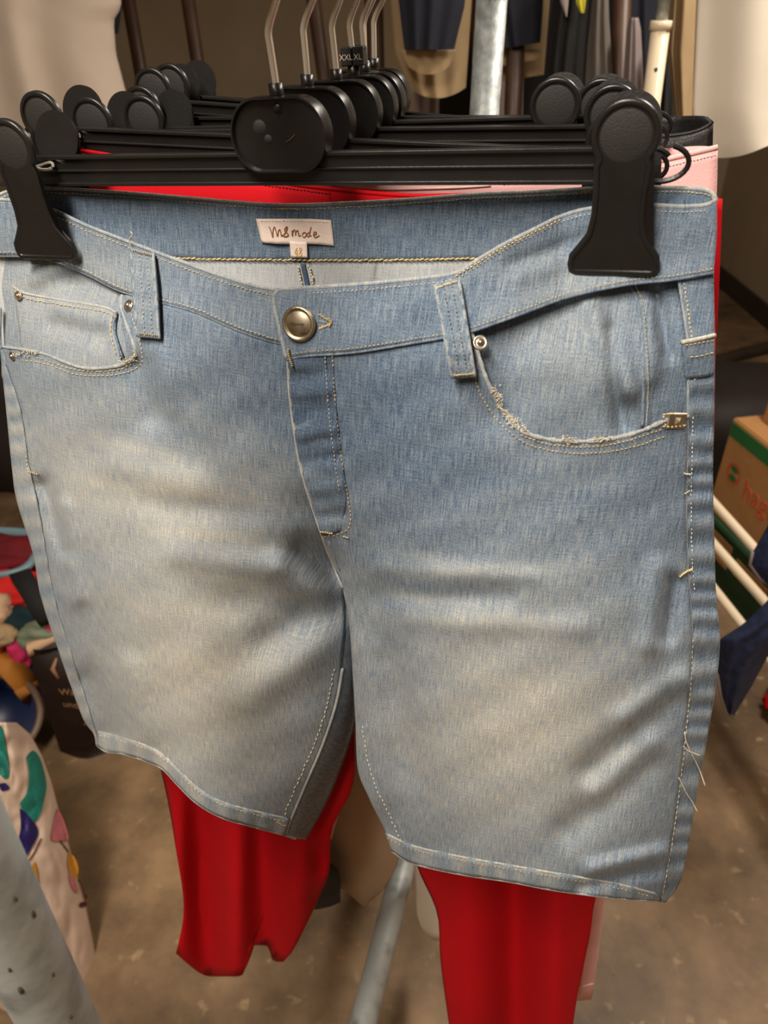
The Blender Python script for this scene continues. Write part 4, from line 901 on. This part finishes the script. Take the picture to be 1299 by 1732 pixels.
# duffel bag, paper and dark bench frame behind the boxes
def lump(name, label, cat, m, loc, size, seed, amp=.25, freq=2.2, sq=2.0, group=None, sub_=4, parent=None, crease=0.):
    bm = bmesh.new(); bmesh.ops.create_icosphere(bm, subdivisions=sub_, radius=1); off = Vector((seed*3.1, seed*1.7, seed*.9))
    for v in bm.verts:
        d = v.co.normalized(); r = 1/((abs(d.x)**sq+abs(d.y)**sq+abs(d.z)**sq)**(1/sq))
        n_ = noise.noise(d*freq+off)+.5*noise.noise(d*freq*2.3+off)+crease*abs(noise.noise(d*freq*3+off))
        co = d*r*(1+amp*n_); co.z = max(co.z, -.75)
        v.co = Vector((co.x*size[0], co.y*size[1], co.z*size[2]))
    mz = min(v.co.z for v in bm.verts)
    for v in bm.verts: v.co += Vector(loc)+Vector((0, 0, -mz))
    o = link(name, bm_mesh(bm), m, parent)
    if parent is None: tag(o, label, cat, group)
    return o
dc = PZ(1262, 835, 0)
lump('duffel_bag', 'black brown nylon bag lying on the floor behind the cardboard boxes', 'bag', 'duffel', (dc.x+.12, dc.y+.22, 0), (.42, .26, .22), 2, .1, 1.5, 3.2)
# paper scrap
pp = PZ(1285, 642, .0)
box('paper_sheet', (pp.x-.09, pp.y-.07, 0), (pp.x+.09, pp.y+.07, .004), 'white', None, .0015, .3)
tag(bpy.data.objects['paper_sheet'], 'crumpled white paper lying on the floor by the wall', 'paper')
h0, h1 = PZ(1208, 612, .03), PZ(1299, 588, .03)
tube('dark_pole', [h0-(h1-h0)*.6, h0, (h0+h1)/2+Vector((0, .01, 0)), h1, h1+(h1-h0)*.5], .03, 'skirt', None, 12)
tag(bpy.data.objects['dark_pole'], 'dark brown pole lying on the floor near the skirting', 'pole')
# white drying rack rods with jeans
dr = thing('drying_rack', PZ(1250, 980, 0)+Vector((.3, -.5, 0)), 'white drying rack with slanting parallel rods beside the cardboard box', 'drying rack')
RD = []
for (x0, y0, x1, y1, z) in ((1200, 842, 1282, 934, .46), (1202, 914, 1292, 1016, .40), (1206, 994, 1258, 1060, .34)):
    a, b = PZ(x0, y0, z), PZ(x1, y1, z); d = (b-a).normalized(); RD.append((a, b, d))
d = sum((r[2] for r in RD), Vector())/3; d.normalize()
for a, b, _ in RD: tube('rod', [a-d*.35, a, b, b+d*.95], .0115, 'ivory', dr, 12)
for e in (-.35, .9):
    pts = []
    for a, b, _ in RD:
        k = (RD[0][0]-a).dot(d); pts.append(a+d*(k+e-.0 if e < 0 else k+(RD[0][1]-RD[0][0]).length+.55))
    dn = (pts[-1]-pts[0]).normalized()
    lo = pts[-1]; tube('side_frame', [Vector((lo.x, lo.y, .012)), lo, pts[1], pts[0], pts[0]+Vector((0, 0, .03))], .012, 'ivory', dr, 12)
jl = drape('blue_jeans', 'dark blue denim jeans with frayed hems draped over the white drying rack', 'navy_denim', 1.12, [(1330, 840), (1299, 888), (1273, 934), (1268, 955), (1284, 978), (1299, 992)], [(1420, 840), (1420, 900), (1420, 940), (1420, 980), (1420, 1000), (1420, 1020)], 'jeans', thick=.05, fold=.004, nf=2)
drape('trouser_leg', '', 'navy_denim', 1.06, [(1320, 985), (1296, 1018), (1256, 1056), (1216, 1082), (1213, 1140), (1220, 1180), (1230, 1207)], [(1440, 985), (1420, 1020), (1390, 1050), (1350, 1080), (1299, 1110), (1272, 1160), (1240, 1213)], '', parent=jl, thick=.05, fold=.004, nf=2)
tube('hem_ridge', [PY(x, y, 1.03) for x, y in ((1213, 1140), (1219, 1180), (1228, 1206), (1240, 1213))], .0028, 'lilac', jl, 8)
tube('hem_ridge', [PY(x, y, 1.10) for x, y in ((1273, 934), (1268, 955), (1284, 978), (1299, 992))], .0026, 'lilac', jl, 8)
rr_ = PZ(1305, 1205, 0)
lump('red_cloth', 'crumpled red cloth on the concrete floor below the jeans', 'cloth', 'red', (rr_.x+.06, rr_.y, 0), (.08, .08, .05), 4, .3)
# ================================================================== left side: clothes heap, bags
tub = thing('storage_tub', (-1.25, 1.62, 0), 'grey blue plastic tub filled with crumpled clothes', 'tub')
def tub_shell():
    rc = PZ(20, 897, .40); V = []; Fc = []; n = 56
    cx_, cy_ = rc.x-.32, rc.y-.10
    prof_ = [(.82, .0), (.86, .02), (.98, .39), (1.03, .395), (1.04, .41), (1.0, .412), (.96, .39), (.84, .03), (.0, .03)]
    for r, z in prof_:
        for k in range(n):
            a = 2*PI*k/n; sx = math.copysign(abs(math.cos(a))**.4, math.cos(a)); sy = math.copysign(abs(math.sin(a))**.4, math.sin(a))
            V.append((cx_+.42*r*sx, cy_+.10*r*sy, z))
    for i in range(len(prof_)-1):
        for k in range(n): Fc.append((i*n+k, i*n+(k+1) % n, (i+1)*n+(k+1) % n, (i+1)*n+k))
    return mesh(V, Fc), cx_, cy_
me_, TX, TY = tub_shell(); tub.location = (TX, TY, 0); link('shell', me_, 'bluebin', tub)
M['darkred'] = mat('dark red knit', (104, 4, 16), .85, var=.2, vscale=20); M['slate'] = mat('slate cloth', (58, 64, 76), .85); M['scarlet'] = mat('scarlet cloth', (206, 24, 16), .8)
M['cream'] = mat('cream cloth', (196, 160, 128), .85); M['petrol'] = mat('petrol cloth', (4, 40, 46), .85); M['magenta'] = mat('magenta cloth', (208, 44, 100), .8)
M['sage'] = mat('sage cloth', (118, 128, 106), .85); M['orange'] = mat('orange cloth', (206, 88, 50), .8); M['mustard'] = mat('mustard cloth', (158, 98, 22), .75); M['blue'] = mat('cobalt cloth', (22, 60, 110), .8)
M['rose'] = mat('raspberry cloth', (176, 44, 64), .8)
HEAP = [('darkred', 'dark red knit jumper bunched up in the tub', (10, 938), (.15, .055, .05), .385), ('scarlet', 'scarlet cloth crumpled under the dark strap', (20, 996), (.13, .055, .04), .36), ('cream', 'cream cloth ball beside the petrol cloth', (8, 1026), (.045, .035, .035), .36),
        ('petrol', 'dark petrol cloth bunched below the cream ball', (26, 1050), (.10, .05, .05), .31), ('beige', 'tan cloth folded above the mustard strap', (8, 1070), (.05, .03, .025), .33),
        ('rose', 'raspberry cloth peeping out above the brown soil bag', (74, 1062), (.06, .03, .025), .31), ('sage', 'sage green cloth bunched above the brown soil bag', (66, 1070), (.045, .035, .035), .31),
        ('magenta', 'magenta cloth knot beside the brown soil bag', (32, 1098), (.026, .022, .045), .27), ('orange', 'orange scrap of cloth beside the magenta knot', (10, 1090), (.025, .02, .015), .29), ('blue', 'cobalt blue cloth tucked under the magenta knot', (34, 1130), (.04, .03, .05), .20)]
for k, (m_, lab, (px, py), sz, z) in enumerate(HEAP):
    c_ = PZ(px, py, z); lump(m_+'_cloth', lab, 'cloth', m_, (c_.x-(.03 if px < 30 else 0), c_.y, z-sz[2]), sz, k+3, .28, 1.8, 2.4, crease=.5)
bkt_y = TY-.19
for k, (px, py, sz) in enumerate(((-40, 1010, (.2, .08, .14)),)):
    c_ = PZ(px, py, .2); lump('black_cloth', ('big black bundle of cloth under the bright heap', 'black bundle of cloth behind the round blue bucket')[k], 'cloth', 'blackmatte', (c_.x-(.26, .03)[k], (TY-.22, bkt_y)[k], 0), sz, k+20, .15, 1.8, 2.4)
sp = [PZ(34, 972, .43), PZ(50, 996, .42), PZ(70, 1030, .39), PZ(84, 1050, .36)]
def band(name, path, wv, th, m, parent=None):
    V = []; Fc = []
    for p in path:
        for a, b in ((-1, -1), (1, -1), (1, 1), (-1, 1)): V.append(Vector(p)+wv*a/2+Vector((0, 0, th*b/2)))
    for i in range(len(path)-1):
        for k in range(4): Fc.append((i*4+k, i*4+(k+1) % 4, (i+1)*4+(k+1) % 4, (i+1)*4+k))
    Fc += [(3, 2, 1, 0), tuple(len(path)*4-4+k for k in range(4))]
    return link(name, mesh(V, Fc), m, parent)
tag(band('black_strap', sp, Vector((.045, .012, .01)), .02, 'blackmatte'), 'wide black strap lying across the scarlet cloth', 'strap')
ms = [PZ(-30, 1080, .27), PZ(-5, 1105, .27), PZ(20, 1130, .25), PZ(44, 1158, .20), PZ(60, 1180, .14)]
tag(band('mustard_strap', ms, Vector((.03, .055, -.02)), .012, 'mustard'), 'mustard yellow strap hanging behind the round blue bucket', 'strap')
# dark heap further back
for k, (px, py, sz, lab) in enumerate(((-10, 845, (.38, .28, .34), 'big black sack standing behind the storage tub'),)):
    c_ = PZ(px, py, 0); lump('black_sack', lab, 'sack', 'duffel', (c_.x-.05, c_.y+.25, 0), sz, k+31, .12, 1.6, 2.6)
# soil bag
sb = PZ(46, 1096, .31); sy = math.radians(22)
ex2 = Vector((math.cos(sy), math.sin(sy), 0)); n2_ = Vector((ex2.y, -ex2.x, 0))
so = thing('soil_bag', (sb.x+.15, sb.y, 0), 'dark brown plastic sack with tan lettering on the floor', 'sack')
def pillow():
    V = []; Fc = []; nu, nv = 24, 20; W_, H_ = .34, .31
    def pt(u, v, s): return Vector((sb.x, sb.y, 0))+ex2*(W_*u+.02*v*0)+Vector((0, 0, H_*(1-v)))+n2_*(s*(.055*(1-abs(2*u-1)**3)*(1-abs(2*v-1.15)**3 if v < 1 else .9))*(1)+.05*v) + n2_*.006*math.sin(u*17+v*5)
    for s in (1, -1):
        for j in range(nv+1):
            for i in range(nu+1): V.append(pt(i/nu, j/nv, s))
    o_ = (nu+1)*(nv+1)
    for b in (0, o_):
        for j in range(nv):
            for i in range(nu): Fc.append((b+j*(nu+1)+i, b+j*(nu+1)+i+1, b+(j+1)*(nu+1)+i+1, b+(j+1)*(nu+1)+i))
    return mesh(V, Fc), pt
me_, PT = pillow(); link('film', me_, 'soilbag', so)
band_o = link('folded_top', mesh([PT(u, 0, 1)+n2_*d_+Vector((0, 0, z)) for u in (0, .25, .5, .75, 1) for d_, z in ((.012, -.018), (.012, .006), (-.012, .006), (-.012, -.018))], [(i*4+k, i*4+(k+1) % 4, (i+1)*4+(k+1) % 4, (i+1)*4+k) for i in range(4) for k in range(4)]), 'cream', so)
def film_text(s, size, u, v):
    V, Fc = text_vf(s, size); out = []
    for a in V:
        uu, vv = u+a.x/.34, v-a.y/.31; out.append(PT(uu, max(0, min(1, vv)), 1)+n2_*(.0015+a.z))
    link('printed_lettering', mesh(out, Fc), 'tan', so, False)
film_text('Wachsbl', .023, .12, .40); film_text('und Brand', .023, .12, .51)
film_text('xxxxxxx'.replace('x', 'm'), .014, .22, .66); film_text('mmmmm', .012, .28, .76)
sub(tube('printed_emblem', [PT(.14, .26, 1)+n2_*.002, PT(.12, .18, 1)+n2_*.002, PT(.16, .12, 1)+n2_*.002], [.003, .006, .003], 'tan', so, 6)).matrix_parent_inverse = Matrix.Translation(-so.location)
# round blue bucket lying with its mouth to the viewer
bc = PZ(-4, 1212, .17); dv = (CAM-bc).normalized(); bk = thing('bucket', (bc.x, bc.y, 0), 'round deep blue bucket with brown grey rim lying tilted', 'bucket')
mx = Matrix.Translation(bc) @ (dv+Vector((.25, 0, -.1))).to_track_quat('Z', 'Y').to_matrix().to_4x4()
R_ = 72*((bc-CAM).dot(FV))/F
lathe('shell', [(.0001, -.15), (R_*.8, -.15), (R_*.94, -.01), (R_*.9, -.01), (R_*.76, -.13), (.0001, -.13)], 'bucket_in', bk, mx, 40)
o_ = tube('rim', [mx @ Vector((R_*.95*math.cos(a), R_*.95*math.sin(a), 0)) for a in [2*PI*k/40 for k in range(40)]], .0085, 'bucket_rim', bk, 10, True)
# flowered plastic bag
fb = thing('flowered_bag', PZ(70, 1700, 0), 'cream plastic carrier bag with teal, indigo and pink flower print', 'bag')
FBR = [(28, 1222), (52, 1242), (72, 1278), (88, 1322), (100, 1368), (116, 1424), (132, 1482), (148, 1540), (160, 1600), (172, 1660), (188, 1716), (206, 1790)]
FBL = [(-30, 1222), (-120, 1260), (-150, 1320), (-160, 1400), (-160, 1480), (-150, 1540), (-140, 1600), (-130, 1660), (-120, 1720), (-110, 1790)]
FY0, FY1 = .90, .70
def fy(py): return FY0+(FY1-FY0)*(py-1222)/(1790-1222)
def fpt(px, py, s=1, off=0.):
    a, b = lerp(FBL, py), lerp(FBR, py); u = max(0, min(1, (px-a)/(b-a)))
    cr_ = .010*noise.noise(Vector((px*.03, py*.012, 1)))+.007*abs(noise.noise(Vector((px*.05+9, py*.03, 5))))
    return PY(px, py, fy(py) - s*.07*(1-abs(2*u-1)**3.0) - (cr_*(1-abs(2*u-1)**4) if s > 0 else 0) - off)
V = []; Fc = []; nu, nv = 90, 110
for j in range(nv+1):
    py = 1222+(1790-1222)*j/nv; a, b = lerp(FBL, py), lerp(FBR, py)
    for i in range(2*nu):
        s = 1 if i < nu else -1; u = i/(nu-1) if i < nu else 1-(i-nu)/(nu-1); V.append(fpt(a+(b-a)*u, py, s))
for j in range(nv):
    for i in range(2*nu): k = (i+1) % (2*nu); Fc.append((j*2*nu+i, j*2*nu+k, (j+1)*2*nu+k, (j+1)*2*nu+i))
Fc.append(tuple(range(2*nu))[::-1])
link('film', mesh(V, Fc), 'bagwhite', fb)
def blob(pts, m, off=.0028):
    c_ = catmull(pts+[pts[0]], 36)[:-1]; cen = sum(c_, Vector((0, 0)))/len(c_); V = [fpt(cen.x, cen.y, 1, off)]; n = len(c_)
    for f in (.2, .4, .6, .8, 1.):
        for p in c_: q = cen.lerp(p, f); V.append(fpt(q.x, q.y, 1, off))
    Fc = [(0, 1+k, 1+(k+1) % n) for k in range(n)]+[(1+h*n+k, 1+n+h*n+k, 1+n+h*n+(k+1) % n, 1+h*n+(k+1) % n) for h in range(4) for k in range(n)]
    link('printed_motif', mesh(V, Fc), m, fb, False)
zf = lambda x, y: (x*220/730, 1210+y*522/1732)
for pts, m_ in (([(150, 230), (185, 195), (220, 230), (245, 300), (262, 390), (250, 470), (225, 560), (195, 600), (160, 560), (110, 500), (150, 440), (165, 340)], 'teal'), ([(-60, 60), (5, 60), (30, 160), (50, 300), (35, 360), (-30, 300), (-80, 200)], 'teal'),
                ([(110, 520), (160, 560), (216, 650), (185, 730), (140, 800), (95, 795), (85, 740), (115, 640)], 'indigo'), ([(-10, 385), (30, 380), (50, 412), (10, 425)], 'indigo'), ([(320, 520), (345, 560), (385, 690), (340, 705), (288, 695), (300, 600)], 'pinkprint'),
                ([(385, 765), (420, 800), (440, 860), (425, 920), (395, 890), (380, 830)], 'ochre'), ([(385, 880), (420, 925), (440, 990), (420, 990), (395, 940)], 'pinkprint'), ([(195, 820), (210, 880), (205, 940), (175, 910), (172, 860)], 'ochre'),
                ([(450, 1050), (480, 1045), (488, 1065), (460, 1078), (445, 1068)], 'maroon'), ([(465, 990), (490, 1010), (480, 1035)], 'maroon'), ([(565, 1390), (595, 1450), (585, 1490), (560, 1470)], 'pinkprint'), ([(600, 1500), (622, 1540), (600, 1545)], 'ochre'),
                ([(135, 870), (160, 880), (165, 930), (145, 920)], 'maroon')):
    blob([zf(*p) for p in pts], m_)
for pts in ([(120, 850), (180, 790), (230, 690)], [(335, 700), (385, 765)], [(180, 965), (210, 930)], [(440, 920), (475, 985)]):
    c_ = catmull([zf(*p) for p in pts], 10); tube('printed_stem', [fpt(p.x, p.y, 1, .0028) for p in c_], .0012, 'maroon', fb, 5)
for o in list(bpy.data.objects):
    if o.get('_w'): del o['_w']
